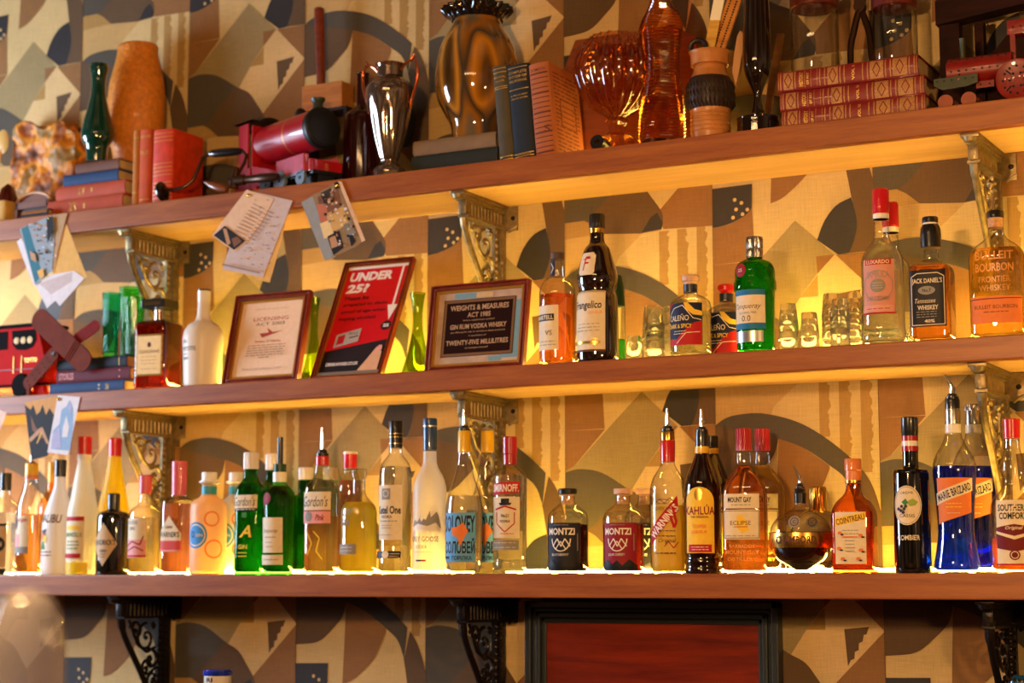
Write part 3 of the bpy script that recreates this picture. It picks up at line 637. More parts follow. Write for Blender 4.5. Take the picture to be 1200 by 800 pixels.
b=Bottle('vodka_bottle','clear vodka bottle with black and gold cap and ribbed shoulders','bottle',462.5,672,FR,ZL,[(18,672),(19.2,664),(19.2,650),(18.6,648),(19.2,560),(18.5,550),(16,542),(10,534),(8,531),(7.5,524)],CLEAR,liq=LIQ('straw',(.99,.95,.72)),level=546)
b.cap([(8,524),(8.4,494),(7.7,492.5)],C_BLACK); l=b.label('cap_print'); 
for r in (508,512,519): l.line([(-7,r),(7,r)],.9,L_GOLD)
for q in l.mb.v: pass
l.mb=MB(); l.lab=None
R0=8.7*b.k
for r in (507.5,511.5,519): l.mb.lathe([(R0,b.Z(r)-.0006),(R0,b.Z(r)+.0006)],L_GOLD,seg=32,capb=False,capt=False)
l.done()
b.label().rect(-17.5,17.5,568,632,L_CREAM).rect(-9,3,572,585,L_GREY).ring(-3,578,4,.8,L_CREAM).text('Ketel One',0,597,31,9.5,L_BLACK,bold=.03).text('VODKA',-2,605,14,3.4,L_BLACK).small(0,[610],22,L_GREY).small(-2,[615,618],14,L_GREY,.8).small(-4,[626],18,L_GREY,.7).rect(-18,15,645,653,L_BLACK).oval(-2,649,4.2,4.4,L_CREAM).small(8,[648,651],10,L_CREAM,.7).done()
FROSTW=frost('frosted_clear_glass',(.97,.92,.84),.6,clear=.3)
b=Bottle('vodka_bottle','tall frosted vodka bottle with blue cap and snowy mountain print','bottle',503,672,FR,ZL,[(18.5,672),(19.8,660),(19.8,580),(19.3,570),(16,558),(10,547),(8,540),(7.8,528)],FROSTW)
b.cap([(8.2,527),(8.6,491),(8,489.5)],C_BLUE); l=b.label('cap_print'); l.mb.lathe([(8.8*b.k,b.Z(498)),(8.8*b.k,b.Z(499.5))],L_SILV,seg=32,capb=False,capt=False); l.done()
l=b.label('print').poly([(-19,618),(-14,608),(-9,611),(-3,603),(2,609),(7,598),(12,594),(18,604),(21,618)],L_GREY).poly([(7,598),(12,594),(15,599),(11,603),(8,606)],L_WHITE).poly([(-5,607),(-3,603),(0,607),(-3,611)],L_WHITE).poly([(-19,618),(-8,613),(4,616),(14,612),(21,620),(14,622),(-19,621)],L_WHITE).text('GREY GOOSE',-1,631,37,6,L_NAVY,bold=0).text('VODKA',-4,640,15,4,L_NAVY,bold=0).small(-2,[646],22,L_GREY,.7).rect(-10,-3,655,657,L_NAVY).rect(-3,3,655,657,L_RED).done()
SKY=paperm('sky_blue','63a3d8')
def solo(px,Y,label,pour):
    w=1 if pour else .88
    b=Bottle('vodka_bottle',label,'bottle',px,672,Y,ZL,[(17*w,672),(19.5*w,664),(21.8*w,652),(22*w,600),(20.5*w,585),(15.5*w,568),(10,550),(7.5,536),(7,528),(7,504)],CLEAR,liq=LIQ('water',(1,.97,.92)),level=580)
    b.cap([(7.8,529),(7.5,505),(7,504)],C_YEL,name='neck_foil')
    if pour: b.pourer(504,479,7)
    else: b.cap([(5,503),(6.5,500),(6.5,494),(4,489),(2,488)],glass('stopper_glass',(1,1,1)),name='stopper')
    b.label().rect(-21,21,600.5,658,SKY).text('SOLOVEY',0,613.5,41,20,L_BLACK,bold=.03).text('СОЛОВЕЙ',0,639,41,18,L_BLACK,bold=.03).poly([(-9,618),(-1,617),(6,612),(12,622),(8,628),(4,636),(1,630),(-7,627)],L_ORG).poly([(0,630),(6,630),(2,641)],L_ORG).text('ГОРIЛКА',4,653,24,5,L_BLACK).rect(-20,-12,651,654,L_BLACK).done()
solo(543.5,-.204,'clear vodka bottle with yellow neck, pourer and blue lettered label',True)
solo(571,-.121,'clear bottle with yellow neck and glass stopper behind the blue-labelled vodka',False)
b=Bottle('vodka_bottle','clear vodka bottle with red cap, red banner and crest label','bottle',597.5,672,FR,ZL,[(18.5,672),(20,666),(20,658),(19,655),(20,650),(20,562),(19,556),(14,550),(8.5,545),(7.6,540)],CLEAR,liq=LIQ('water',(1,.97,.92)),level=556)
b.cap([(8,544),(8,532),(8.6,531),(8.6,512),(8,511)],C_CRIM); b.label().rect(-19,18,582,630,L_CREAM).poly([(-19,566),(18,564),(18,577),(-19,580)],L_RED).text('SMIRNOFF.',-.5,571.8,34,9,L_WHITE,bold=.03).rect(-5,5,584,589,L_BLACK).poly([(-6,592),(6,592),(8,589),(-8,589)],L_BLACK).line([(-13,597),(0,593),(13,597)],2,L_RED).line([(-11,600),(-11,613),(0,623),(11,613),(11,600)],1.2,L_RED).text('No21',0,604,9,4,L_BLACK).text('VODKA',0,610.5,12,3,L_BLACK).small(2,[625],16,L_RED,.8).rect(-19,16,632.5,644,L_GREY).small(-2,[635.5,641],28,L_CREAM,.7).done()
def montzi(px,Y,label,lm,capm,corkm,lt,liqm):
    b=Bottle('liqueur_bottle',label,'bottle',px,672,Y,ZL,[(22.5,672),(24.2,664),(24.2,608),(22,600),(12,592),(8.5,586),(8.5,581)],CLEAR,liq=liqm,level=614)
    b.cap([(7.5,590),(7.5,579)],C_CORK,name='cork'); b.cap([(11,578.5),(11.4,573),(10.8,572)],capm,name='stopper_top')
    l=b.label().rect(-22,22,612.5,668,lm).small(-2,[615],18,L_GREY,.8).text('MONTZI',-2,622.6,33,8,L_WHITE,bold=.03).ring(-2,631,12,1.3,L_WHITE,a0=PI,a1=2*PI,ry=15).line([(-12,640),(-6,631),(-1.5,640),(3,631),(9,640)],1.3,L_WHITE).line([(-8,643),(-2,634),(4,643)],1.1,L_WHITE).text(lt,-3,649.5,20,3,L_WHITE,bold=0).poly([(-22,668),(-22,660),(-14,655),(-8,661),(-2,656),(4,662),(12,655),(22,662),(22,668)],L_BLACK).rect(17,18,625,645,L_GREY).done()
montzi(665.5,FR,'small apothecary bottle with flat black stopper and dark label',paperm('ink','1d1a25'),C_BLACK,None,'BLACKBERRY',LIQ('dark',(.05,.01,.03)))
montzi(731,FR,'small apothecary bottle with wooden stopper and crimson label',L_CRIM,C_WOODK,None,'SOUR CHERRY',LIQ('cherry',(.35,.02,.03)))
montzi(757,BK,'orange apothecary bottle with wooden stopper half hidden behind the crimson one',L_BLACK,C_WOODK,None,'ORANGE',LIQ('deep_orange',(.95,.25,.05)))
b=Bottle('liqueur_bottle','clear bottle of yellow egg liqueur with chrome pourer and diagonal red banner','bottle',784,672,FR,ZL,[(20.5,672),(21.5,662),(21.8,600),(21.5,575),(18,560),(11,549),(8.5,543),(8,535)],CLEAR)
l=MB(); P=[(b.P[0][0]-.003,.005)]+[(q[0]-.0022,q[1]) for q in b.P if .006<q[1]<b.Z(588)]; l.lathe(P,frost('egg_liqueur',(.96,.66,.07),.45),seg=48); l.build('liquid',b.root)
b.cap([(8.6,541),(8.8,517),(8.2,515.5)],C_RED,name='neck_foil'); b.cap([(8.4,515.5),(8.2,506),(8.6,505)],C_GOLD,name='collar'); b.pourer(505,478,7.5)
l=b.label().poly([(-20,640),(-20,622),(15,581),(17,598)],L_RED); l.text('WARNINKS',-1.5,611,48,9.5,L_WHITE,ang=.86,bold=.03); l.line([(9,594),(14,612),(11,618),(7,606)],3,L_RED).ring(-2,588,8,.9,L_BROWN,ry=3).line([(-12,590),(-6,585),(0,590),(6,584),(12,589)],.9,L_BROWN).text('ADVOCAAT',-2,596,22,4,L_BROWN,bold=0).line([(0,640),(4,634),(10,642),(16,635)],1,L_RED).small(2,[622,628],20,L_BROWN,.9).text('Original',3,634,20,6,L_BROWN,shear=.4,bold=0).small(0,[648],24,L_BROWN).done()
def kahl(px,Y,label,pour,dy=0):
    b=Bottle('liqueur_bottle',label,'bottle',px,672,Y,ZL,[(20.5,672),(22,668),(20.8,663),(22,658),(20.8,653),(22,648),(22,580),(21,568),(16,551),(10.5,538),(8.2,531),(7.8,522+dy)],BLACKG if False else mat('dark_coffee_glass','1c0b08',rough=.07,spec=.9,coat=.7))
    b.cap([(7.8,522+dy),(8,511),(7.4,506 if pour else 510)],C_BLACK); b.cap([(8.5,531),(8.2,523+dy)],C_YEL,name='neck_band')
    if pour: b.pourer(506,479,7)
    P=[(-18,648),(-18,588)]+[(-18*cos(PI*i/12)*1.0,588-17*sin(PI*i/12)) for i in range(13)]+[(18,648)]
    b.label().poly(P,L_YEL).oval(-1,580,5,7,L_GOLD).text('KAHLÚA',0,597.5,37,12,L_CRIM,bold=.02).text('THE ORIGINAL',0,606,22,2.6,L_BROWN).text('COFFEE',0,617,16,4.2,L_ORG).text('LIQUEUR',0,623.5,18,4.2,L_ORG).rect(-14,14,638,647,L_RED).small(0,[641,644],20,L_WHITE,.8).done()
kahl(824.5,FR,'black coffee liqueur bottle with chrome pourer and arched yellow label',True)
kahl(836,BK,'second dark bottle with yellow neck band hidden behind the coffee liqueur',False,2)
def gay(px,Y,label,liqm):
    b=Bottle('rum_bottle',label,'bottle',px,672,Y,ZL,[(25,672),(26.6,664),(26.6,585),(25.5,574),(21,562),(13,551),(9,545),(8.5,530)],CLEAR,n=3,dr=.72,liq=liqm,level=545)
    b.cap([(8.8,528),(9,520),(8.6,519),(9,503),(8.4,502)],C_CRIM,ribs=20)
    b.label().rect(-23,20,579,596,L_CREAM).text('MOUNT GAY',-3,586,28,6.4,L_BLACK,bold=.03).small(-2,[592],24,L_GREY,.9).rect(-23,20,597.5,632,L_CREAM).poly([(-7,618),(-6,604),(0,603),(6,612),(8,622),(0,625)],L_YEL).text('ECLIPSE',-2,613,24,5,L_BROWN,bold=0).line([(-10,617.5),(6,617.5)],.8,L_RED).line([(-22,599),(19,599),(19,630.5),(-22,630.5),(-22,599)],.6,L_BROWN).small(-2,[628],36,L_GREY,.8).done()
    l=b.label('embossing'); l.text('BARBADOS',-1,640,30,4,EMB).text('MOUNT GAY',-1,647,40,4.5,EMB).text('DISTILLERY',-1,655,34,4,EMB); l.done()
gay(874,FR,'amber rum bottle with red cap and two-part cream label',LIQ('rum',(.93,.36,.06)))
gay(896,BK,'paler rum bottle with red cap half hidden behind the amber rum',LIQ('pale_rum',(.98,.75,.30)))
def chamb(px,Y,label,pour):
    b=Bottle('liqueur_bottle',label,'bottle',px,672,Y,ZL,[(h_*(1 if pour else .9),r_) for h_,r_ in [(18,671),(18.5,664),(19,661),(27,656),(34,646),(36.8,634),(35.5,620),(28,607),(18,600),(10,597),(7,592),(6.5,584)]],CLEAR,smooth=4)
    P=[(.012,.007)]+[(q[0]-.0018,q[1]) for q in b.P if b.Z(659.5)<q[1]<b.Z(623)]; l=MB(); l.lathe(P,mat('raspberry_liqueur','160606',rough=.05,spec=.8),seg=48); l.build('liquid',b.root)
    B2=MB(); rr=[b.R(b.Z(r))+.0014 for r in (642,636,630,624.5)]; zz=[b.Z(r) for r in (642,636,630,624.5)]
    B2.lathe(list(zip(rr,zz)),C_GOLD,seg=48,capb=False,capt=False)
    for i in range(40):
        a=2*PI*i/40
        for (r,z) in ((rr[0],zz[0]),(rr[3],zz[3])): B2.lathe([(.0003,-.0016),(.0016,0),(.0003,.0016)],C_GOLD,seg=6,c=(cos(a)*r,sin(a)*r,z))
    B2.build('gold_band',b.root); l=b.label('band_lettering'); l.lv=9; l.text('CHAMBORD',-2,633,50,9,L_BROWN,bold=.03); l.done()
    l=b.label('seal'); l.lv=3; l.oval(-3,612,7,7,L_GREY).ring(-3,612,5,1,L_BROWN).text('C',-3,612,4,4,L_BROWN).done()
    if pour:
        b.cap([(6.8,590),(7.4,578),(6.2,576),(6.8,573),(5.5,571.5)],C_BLACK,name='stopper'); b.pourer(573,546,5.6,lean=-1)
    else: b.cap([(9,600),(10,597),(10,572),(9,570)],C_GOLD,ribs=16)
chamb(939.5,FR,'round orb liqueur decanter with gold band and chrome pourer',True)
chamb(960,BK+.005,'second orb decanter with a ribbed gold cap behind the one with pourer',False)
b=Bottle('liqueur_bottle','square amber bottle with orange cap and cream fruit-printed label','bottle',1002.5,672,FR,ZL,[(26,671),(27,664),(27,605),(25.5,597),(20,588),(12,580),(9.5,575),(9,566)],glass('brown_amber_glass',(.86,.42,.14),(.30,.07,.01),ior=1.7),n=5,rot=.12,liq=LIQ('orange_brown',(.80,.30,.07)),level=600)
b.cap([(9.4,566),(9.2,552),(10,551),(10,539),(9.2,537.5)],C_ORG); b.cap([(9.6,566),(9.6,563),],C_BROWN if False else C_GOLD,name='neck_ring')
l=b.label().rect(-18,18,600.6,661,L_CREAM); l.poly([(-18,617),(-18,608),(18,600.6),(18,610)],L_YEL).text('COINTREAU',0,609.2,34,7,L_BROWN,ang=.2,bold=.02).small(0,[622,626],20,L_GREY,.8)
for (x,y) in ((-12,625),(12,628),(-13,643),(12,645),(-9,655),(9,655)): l.oval(x,y,2.6,2,L_ORG).oval(x+2.5,y+2,2,1,L_BLACK)
l.small(0,[634,638,642,646],12,L_GREY,.7).rect(-9,9,629,630,L_ORG).done()
b=Bottle('liqueur_bottle','tall dark cassis bottle with straight shoulders and oval blackcurrant label','bottle',1070.5,671,FR,ZL,[(20,671),(21.5,664),(21.3,556),(20,550),(10,547.5),(9.3,543),(9.2,530),(8.8,520)],BLACKG)
b.cap([(9.6,516),(9.6,508),(10,507),(10,489),(9.2,488)],C_BLACK); b.cap([(9.7,522),(9.7,516)],C_WHITE,name='neck_band'); b.cap([(9.7,528),(9.6,522)],C_CRIM,name='neck_band'); b.cap([(9.75,516),(9.75,510)],C_CRIM,name='neck_band')
l=b.label().oval(-4,592,17.5,23,L_CREAM); l.ring(-4,592,16.3,.7,L_GREY,ry=21.8); l.text('CRÈME',-4,577,16,3.4,L_BLACK,bold=0).text('CASSIS',-4,604,18,4,L_BLACK,bold=0).poly([(-4,588),(3,584),(9,588),(6,592),(0,593)],L_LGREEN).poly([(-10,588),(-5,584),(-2,589),(-6,592)],L_GREEN)
for (x,y) in ((-10,593),(-7,596),(-11,598),(-5,593),(-14,596),(-8,600)): l.oval(x,y,1.9,1.9,L_PURP)
l.line([(-4,590),(-10,600)],.8,L_GREEN).text('COMBIER',-3,629.5,26,6,L_CREAM,bold=.02).done()
BLUEL=LIQ('blue',(.004,.05,.97)); SPOUTC=None
def brizard(px,Y,label,pour):
    b=Bottle('liqueur_bottle',label,'bottle',px,671,Y,ZL,[(26,671),(27,664),(24,645),(21,620),(22.5,590),(25,560),(25.5,548),(22,534),(14,520),(9.5,508),(8.6,498)],CLEAR,liq=BLUEL,level=546)
    b.cap([(9.3,507),(9.2,496.5)],C_WHITE,name='neck_band'); b.cap([(9,496),(9,480),(8.6,478)],C_SILV,name='cap'); 
    if pour: b.cap([(8.6,479),(8.8,468),(8,466)],C_BLACK,name='pourer_collar'); b.pourer(467,438,7.6,lean=-1)
    else: b.cap([(9.2,480),(9.2,474),(8.6,472.5)],C_SILV,ribs=24)
    l=b.label().poly([(-22,572),(-22,560),(22,560),(22,600),(-22,614)],L_ORG).poly([(-24,592),(-24,578),(24,560),(24,575)],L_CREAM); l.text('MARIE BRIZARD',0,576.4,44,9,L_NAVY,ang=.33,bold=.02); l.small(-1,[590,594],18,L_YEL,1).small(-1,[601],14,L_CREAM,.8).done()
brizard(1122,FR,'flared clear bottle of blue liqueur with chrome pourer and orange label',True)
brizard(1146,BK,'second blue liqueur bottle with silver cap behind the one with pourer',False)
b=Bottle('liqueur_bottle','clear bottle of reddish liqueur with red cap, cut off by the right frame edge','bottle',1191,671,FR,ZL,[(25,671),(27.5,664),(27.5,596),(25,585),(14,572),(12,562),(14,552),(13,538),(9.6,526),(9,514)],CLEAR,liq=LIQ('southern',(.93,.28,.08)),level=630)
b.cap([(9.6,513),(9.9,491),(9.2,490)],C_RED); l=b.label().rect(-22,24,586,662,L_CREAM); l.text('SOUTHERN',-1,595,36,8,L_BLACK,bold=.03).text('COMFORT',-1,604.5,33,8,L_BLACK,bold=.03); l.poly([(-22,618),(0,614),(24,618),(24,642),(0,646),(-22,642)],L_DRED).text('Original',0,619,20,5,L_CREAM,shear=.3).poly([(-22,622),(0,628),(24,622),(24,625),(0,632),(-22,625)],L_CREAM).oval(0,650,6,6,L_DRED).ring(0,650,4.4,.9,L_CREAM).rect(-22,24,660,662,L_RED).done()
# ---- middle shelf bottles
FM=-.190; BM=-.085
b=Bottle('cognac_bottle','clear cognac bottle of amber spirit with dark cork beside the plaque','bottle',653.5,422,FM,ZM,[(20.5,422),(21.5,414),(21.5,340),(20.5,332),(16,323),(9,318),(8,310),(7.8,298)],CLEAR,liq=LIQ('cognac',(.92,.33,.05)),level=340)
b.cap([(7.4,298),(7.6,291),(7,290)],mat('dark_cork','4a3430',rough=.6)); b.label('neck_label').rect(-7,1,300,318,L_NAVY).line([(-5,303),(-1,309),(-5,315)],.9,L_CREAM).done()
b.label().rect(-21,11,354,406,L_CREAM).rect(-21,6,364,372,L_BLACK).text('MARTELL',-8,368,26,5,L_CREAM,bold=.02).text('VS',-1,386,9,6,L_BROWN,bold=0).small(-5,[396,400],26,L_GREY,.8).done()
b=Bottle('liqueur_bottle','dark bottle with robe-like waist, black cap and cream labels','bottle',700.5,419,FM,ZM,[(24,418),(25,410),(24.5,370),(23.5,342),(21.5,336),(24,326),(24.3,320),(19.5,300),(14.5,285),(9.5,279),(8.5,274),(8.3,268)],mat('dark_brown_bottle','1a0907',rough=.06,spec=.9,coat=.8))
b.cap([(8.7,267),(9,262)],C_GOLD,name='neck_ring'); b.cap([(9.2,262),(9.6,247),(8.6,245)],C_BLACK,ribs=18)
l=b.label('shoulder_label'); l.lv=2; l.poly([(-15,316),(-15,296),(-12,292),(4,292),(7,296),(7,316),(4,319),(-12,319)],L_CREAM).text('F',-4,305,9,17,L_RED,shear=.25,bold=0).line([(-9,300),(1,299)],1.2,L_RED); l.done()
l=b.label(); l.lv=1; l.rect(-23.5,20,337,408,L_CREAM).rect(-23.5,20,337,339,L_GOLD).text('Frangelico',-3,355,37,12,L_BLACK,shear=.15,bold=.02).text('LIQUEUR',8,363,17,4,L_ORG,bold=0).small(-2,[376,380,384],30,L_GREY,.7).rect(-23,14,396,399,L_GOLD).ring(8,397,4,1,L_GOLD).rect(-23.5,20,406,408,L_BROWN).done()
b=Bottle('spirit_bottle','slim dark-topped green glass bottle half hidden behind the robed bottle','bottle',724,418,BM,ZM,[(9,417),(9.5,405),(9.5,350),(8.5,335),(6,325),(5,318)],CLEARG,liq=LIQ('green',(.08,.55,.10)),level=385)
b.cap([(8.8,346),(8.2,325),(5.8,312),(5,310)],C_DGREEN,name='neck_foil')
def caleno(px,Y,label,capm,glm,liqm,base,dy,top2):
    b=Bottle('spirit_bottle',label,'bottle',px,base,Y,ZM,[(22.5,base),(24.3,base-7),(24.3,356+dy),(23,348+dy),(15,341+dy),(8.5,338+dy),(8,333+dy)],glm,liq=liqm,level=360+dy)
    b.cap([(8,336+dy),(8.4,327+dy)],C_NAVY,name='neck_band'); b.cap([(7,327+dy),(8,324+dy),(10,323+dy),(10.6,318+dy),(9,316+dy)],capm,name='stopper')
    l=b.label().rect(-23.5,23.5,351+dy,400+dy,L_NAVY).poly([(-23,400+dy),(-23,392+dy),(-8,393+dy),(4,381+dy),(14,374+dy),(23,372+dy),(23,400+dy)],L_RED)
    l.poly([(1,350.6+dy),(6,351+dy),(14,359+dy),(23,361+dy),(23,366+dy),(12,365+dy),(4,359+dy)],L_YEL).line([(-20,365+dy),(-12,357+dy),(0,354+dy),(12,369+dy),(22,371+dy)],.8,L_WHITE).line([(-8,398+dy),(4,386+dy),(20,385+dy)],.9,L_CREAM).poly([(-23,351+dy),(-12,351+dy),(-20,357+dy),(-23,358+dy)],L_CRIM)
    l.text('CALEÑO',-6,368+dy,27,8,L_CREAM,bold=.01).text('DARK & SPICY',-5,378+dy,31,5,L_YEL,bold=.02).small(-4,[384+dy,387+dy],16,L_CREAM,.8).done()
caleno(810,FM,'round clear bottle with pink wooden stopper and navy and red swirled label',C_WOODK,CLEAR,LIQ('pale_gold',(.98,.88,.50)),412,0,0)
caleno(852,BM-.01,'red-liquid bottle with red stopper and swirled label behind the green bottle',C_RED,CLEAR,LIQ('cherry_red',(.75,.06,.02)),409,4,0)
b=Bottle('gin_bottle','bright green ribbed-shoulder gin bottle with silver cap and pale labels','bottle',886,408,FM,ZM,[(21.5,408),(22.5,400),(23,340),(23.3,336),(25,334),(25,325),(23.8,322),(23.6,312),(20,303),(11,298),(8.5,296),(8.3,292)],GREEN,liq=LIQ('bright_green',(.16,.75,.10)),level=304)
b.cap([(9.8,296),(9.9,287),(9.5,286),(9.9,285),(9.9,274),(9.2,272)],C_SILV,ribs=30); l=b.label('seal'); l.lv=4; l.oval(-10,313,8,8,L_CRIM).ring(-10,313,6.3,.8,L_RED).text('25',-10,313,6,4,L_CREAM,bold=0); l.done()
l=b.label(); l.lv=1; l.rect(-21,20,336,343,L_TEAL).rect(-21,20,342.5,375,L_CREAM).text('Tanqueray',-2,356,34,8,L_BROWN,shear=.4,bold=0).text('ALCOHOL FREE',-2,363,22,2.6,L_TEAL,bold=0).text('0.0',-3,369.5,11,7,L_NAVY,bold=0).rect(-21,20,375,382,L_TEAL).rect(-20,17,384,397,L_SILV).done()
def lux(px,Y,label,base,dy):
    b=Bottle('liqueur_bottle',label,'bottle',px,base,Y,ZM,[(25,base-1),(27,base-7),(25,base-22),(25,base-28),(24.6,312+dy),(24.5,300+dy),(20,287+dy),(12,276+dy),(9,268+dy),(8.6,252+dy)],CLEAR,rot=.10,liq=LIQ('water',(1,.97,.92)),level=272+dy)
    b.cap([(9.4,249+dy),(9.4,242+dy),(10,241+dy),(9.8,216+dy),(9,214+dy)],C_RED); b.cap([(9.5,249+dy),(9.5,243+dy)],C_WHITE,name='neck_band'); return b
b=lux(1036,FM,'tall clear bottle of anise liqueur with red cap and pink pictorial label',397,0)
PK=paperm('salmon','cf8f7c'); l=b.label().rect(-21,19,299,363,PK).rect(-17,15,299,305.5,L_RED).text('LUXARDO',-1,302.3,28,4.6,L_CREAM,bold=.02).ring(-1,330,18,.8,L_GREY).text('SAMBUCA',-1,317,26,8,L_GREY,bold=0).oval(-1,330,9,8,L_GREY).small(-1,[327,330,333],12,L_TAN,1).text('DEI CESARI',-1,345,24,5,L_GREY,bold=0).rect(-19,17,353,361,paperm('rose','d89a88')).small(-1,[357],28,L_RED,.8).rect(-21,19,361.5,363,L_RED).done()
lux(1047,BM,'second red-capped clear bottle close behind the anise liqueur',394,6)
b=Bottle('whisky_bottle','square bottle of amber whisky with black neck wrap and black label','bottle',1094,396,FM,ZM,[(24,396),(26.5,390),(26.5,318),(25.5,311),(19,304),(10,299),(8.8,295),(8.8,288)],CLEAR,n=5,rot=.05,liq=LIQ('whisky',(.93,.40,.07)),level=308)
b.cap([(12,285),(12.3,270),(11.6,262),(9.4,258)],C_BLACK,name='neck_wrap'); b.cap([(9,258),(9,256)],C_WHITE,name='neck_ring'); b.cap([(9.2,256),(9.5,251),(8.8,249)],C_BLACK)
l=b.label(); l.rect(-22,21,314,380,L_BLACK); l.line([(-19,378),(-19,322),(-12,318),(12,318),(19,322),(19,378),(-19,378)],.9,L_CREAM); l.text("JACK DANIEL'S",-.5,327.5,35,7.5,L_CREAM,bold=.02).oval(-1,338,10,5,L_GREY).text('No.7',-1,338,10,4,L_BLACK).text('Tennessee',-3,350,24,5.5,L_CREAM,shear=.3,bold=0).text('WHISKEY',0,358,24,5.5,L_CREAM,bold=.02).small(-2,[363,366,369],24,L_GREY,.8).text('40%',2,374,12,4,L_CREAM).done()
l=b.label('neck_print'); 
b=Bottle('whisky_bottle','flask-shaped amber whisky bottle with embossed front and orange band, at right edge','bottle',1171,392,FM,ZM,[(30,392),(32.5,386),(32.5,300),(31,292),(25,284),(13,275),(9.5,269),(9,262)],CLEAR,n=2.6,dr=.62,rot=.06,liq=LIQ('bourbon',(.98,.60,.12)),level=287)
b.cap([(8.6,262),(8.8,251)],C_CORK,name='cork'); b.cap([(9.8,251),(10,244),(9.2,242.5)],C_BLACK)
b.label().rect(-31,31,345,376,L_ORG).rect(-31,31,347,348,L_DRED).text('BULLEIT BOURBON',0,357,50,4.5,L_BROWN,bold=0).small(0,[363],30,L_BROWN,.8).done()
l=b.label('embossing'); EM=EMB; l.lv=3; l.text('BULLEIT',0,297,44,10,EM).text('BOURBON',0,311,44,10,EM).text('FRONTIER',0,325,36,7,EM,bold=0).text('WHISKEY',0,335,36,7,EM,bold=0); l.done()
# disaronno-like square bottle
b=Bottle('liqueur_bottle','square faceted amber bottle with flat black cap and gold label','bottle',185,451,FM+.012,ZM,[(27,451),(28,448),(28,378),(27,374),(16,370),(6.5,369),(6.5,360)],glass('dark_amber_glass',(.70,.28,.08),(.12,.02,.005),ior=1.8),n=9,rot=.12,smooth=0,liq=LIQ('amaretto',(.62,.16,.02)),level=374)
w=b.raw[2][0]; a=MB(); Z=b.Z
a.box((0,0,Z(351)),(.068,.068,.0225),C_BLACK,bev=.002); a.build('cap',b.root); b.cap([(6,369),(6,357)],C_SILV,name='neck_ring')
l=b.label('cap_print'); l.mb=MB(); put_text(l.mb,'DISARONNO',C_GOLD,lambda x,z:Vector((x,-.0345,z)),0,Z(351),.050,.011,bold=.02); l.done()
l=b.label().rect(-17,19,388,436,L_GOLD); l.rect(-15,17,390,434,paperm('pale_gold','efd196')).text('DISARONNO',1,408,28,4,L_BROWN,bold=0).oval(1,400,2.5,3,L_BROWN).small(1,[414,418,422,428],22,L_TAN,.7).done()
# faceted corner studs of the square bottle
a=MB()
for i in range(9):
    for sx in (-1,1):
        a.lathe([(.0004,-.003),(.0032,0),(.0004,.003)],AMBERG,seg=6,c=(sx*w*.86,-w-.0006,Z(380)+( -i*(Z(380)-Z(446))/8)))
for i in range(9): 
    for zz in (380,446): a.lathe([(.0004,-.003),(.0032,0),(.0004,.003)],AMBERG,seg=6,c=(-w*.8+i*w*.2,-w-.0006,Z(zz)))
a.build('facets',b.root)
b=Bottle('liqueur_bottle','matt white ceramic-look bottle with tall neck beside the certificate','bottle',237,450,FM,ZM,[(21,449),(22,443),(23.2,410),(24,395),(23,387),(18,378),(10.5,373),(8.2,368),(7.2,352),(7.2,345)],frost('white_ceramic',(.78,.68,.56),.15))
b.cap([(7.6,350),(7.8,338)],C_WHITE,name='stopper'); b.cap([(7.8,338),(7.8,336.5),(7,336)],C_BLACK)
b.label('print').text('MYSTIS',-4,407,22,5,L_BLACK,bold=0).text('BL',-9,398,8,4,L_BLACK,bold=0).text('BI',-9,418,8,3,L_BLACK,bold=0).small(-9,[413],8,L_BLACK,.8).done()
# ---- inverted shot glasses
SG=liquid('shot_glass',(1,1,1),1.30,glow=.10)
SGM=None
def shot_mesh():
    global SGM
    if SGM: return SGM
    m=MB(); P=[(.0195,0),(.0215,.0),(.0212,.004),(.0165,.048),(.0158,.052),(.0150,.0535),(.0001,.0535)]
    Q=[(.0001,.040),(.0125,.040),(.0150,.034),(.0192,.0015)]
    def sec(a,z):
        k=1-(.035 if z<.046 else .01)*(.5-.5*cos(8*a)) ; return cos(a)*k,sin(a)*k
    # one closed solid: outer wall up to the thick foot, inner wall back down
    m.lathe(P[1:],SG,seg=32,sec=sec,capb=False,capt=False)
    m.lathe([(.0195,.0)]+[(r,z) for r,z in Q[::-1]],SG,seg=32,capb=False,capt=False)
    vs=m.v; n=32; o=len(P[1:])*n
    for k in range(n): m.f.append([k,(k+1)%n,o+(k+1)%n,o+k]); m.mi.append(0); m.sm.append(True)
    SGM=m.build('shot_glass',None); return SGM
protos=[]
def shots(px,py,Y,k,label,grp,dz=.0245):
    for i in range(k):
        s=shot_mesh()
        o=s if not protos else s.copy()
        if protos: COL.objects.link(o)
        protos.append(o)
        p=at(px,py,Y); o.location=(p.x,Y,ZM+.0002+i*dz); o.rotation_euler=(0,0,random.uniform(0,1))
        nm=('bottom','middle','upper','top')
        pos='' if k==1 else (', %s of its stack'%('lowest' if i==0 else 'topmost' if i==k-1 else ('middle' if k==3 else 'second from bottom' if i==1 else 'third from bottom')))
        tag(o,label+pos,'glass',grp)
G1='inverted shot glasses on the middle shelf'
shots(744,417,FM,1,'single upturned shot glass right of the dark robed bottle',G1)
shots(768,415,FM+.01,4,'upturned shot glass, front stack left of navy swirl bottle',G1,.0195)
shots(764,414,FM+.062,4,'upturned shot glass, rear stack left of navy swirl bottle',G1,.0245)
shots(786,413,FM+.075,4,'upturned shot glass half behind navy swirl bottle',G1,.0235)
shots(924.5,405,FM,3,'upturned shot glass just right of the green gin bottle',G1,.023)
shots(949,405,FM+.012,2,'upturned shot glass in the short stack of two',G1,.0262)
shots(975,404,FM+.045,4,'upturned shot glass, left rear stack beside the anise bottle',G1,.0225)
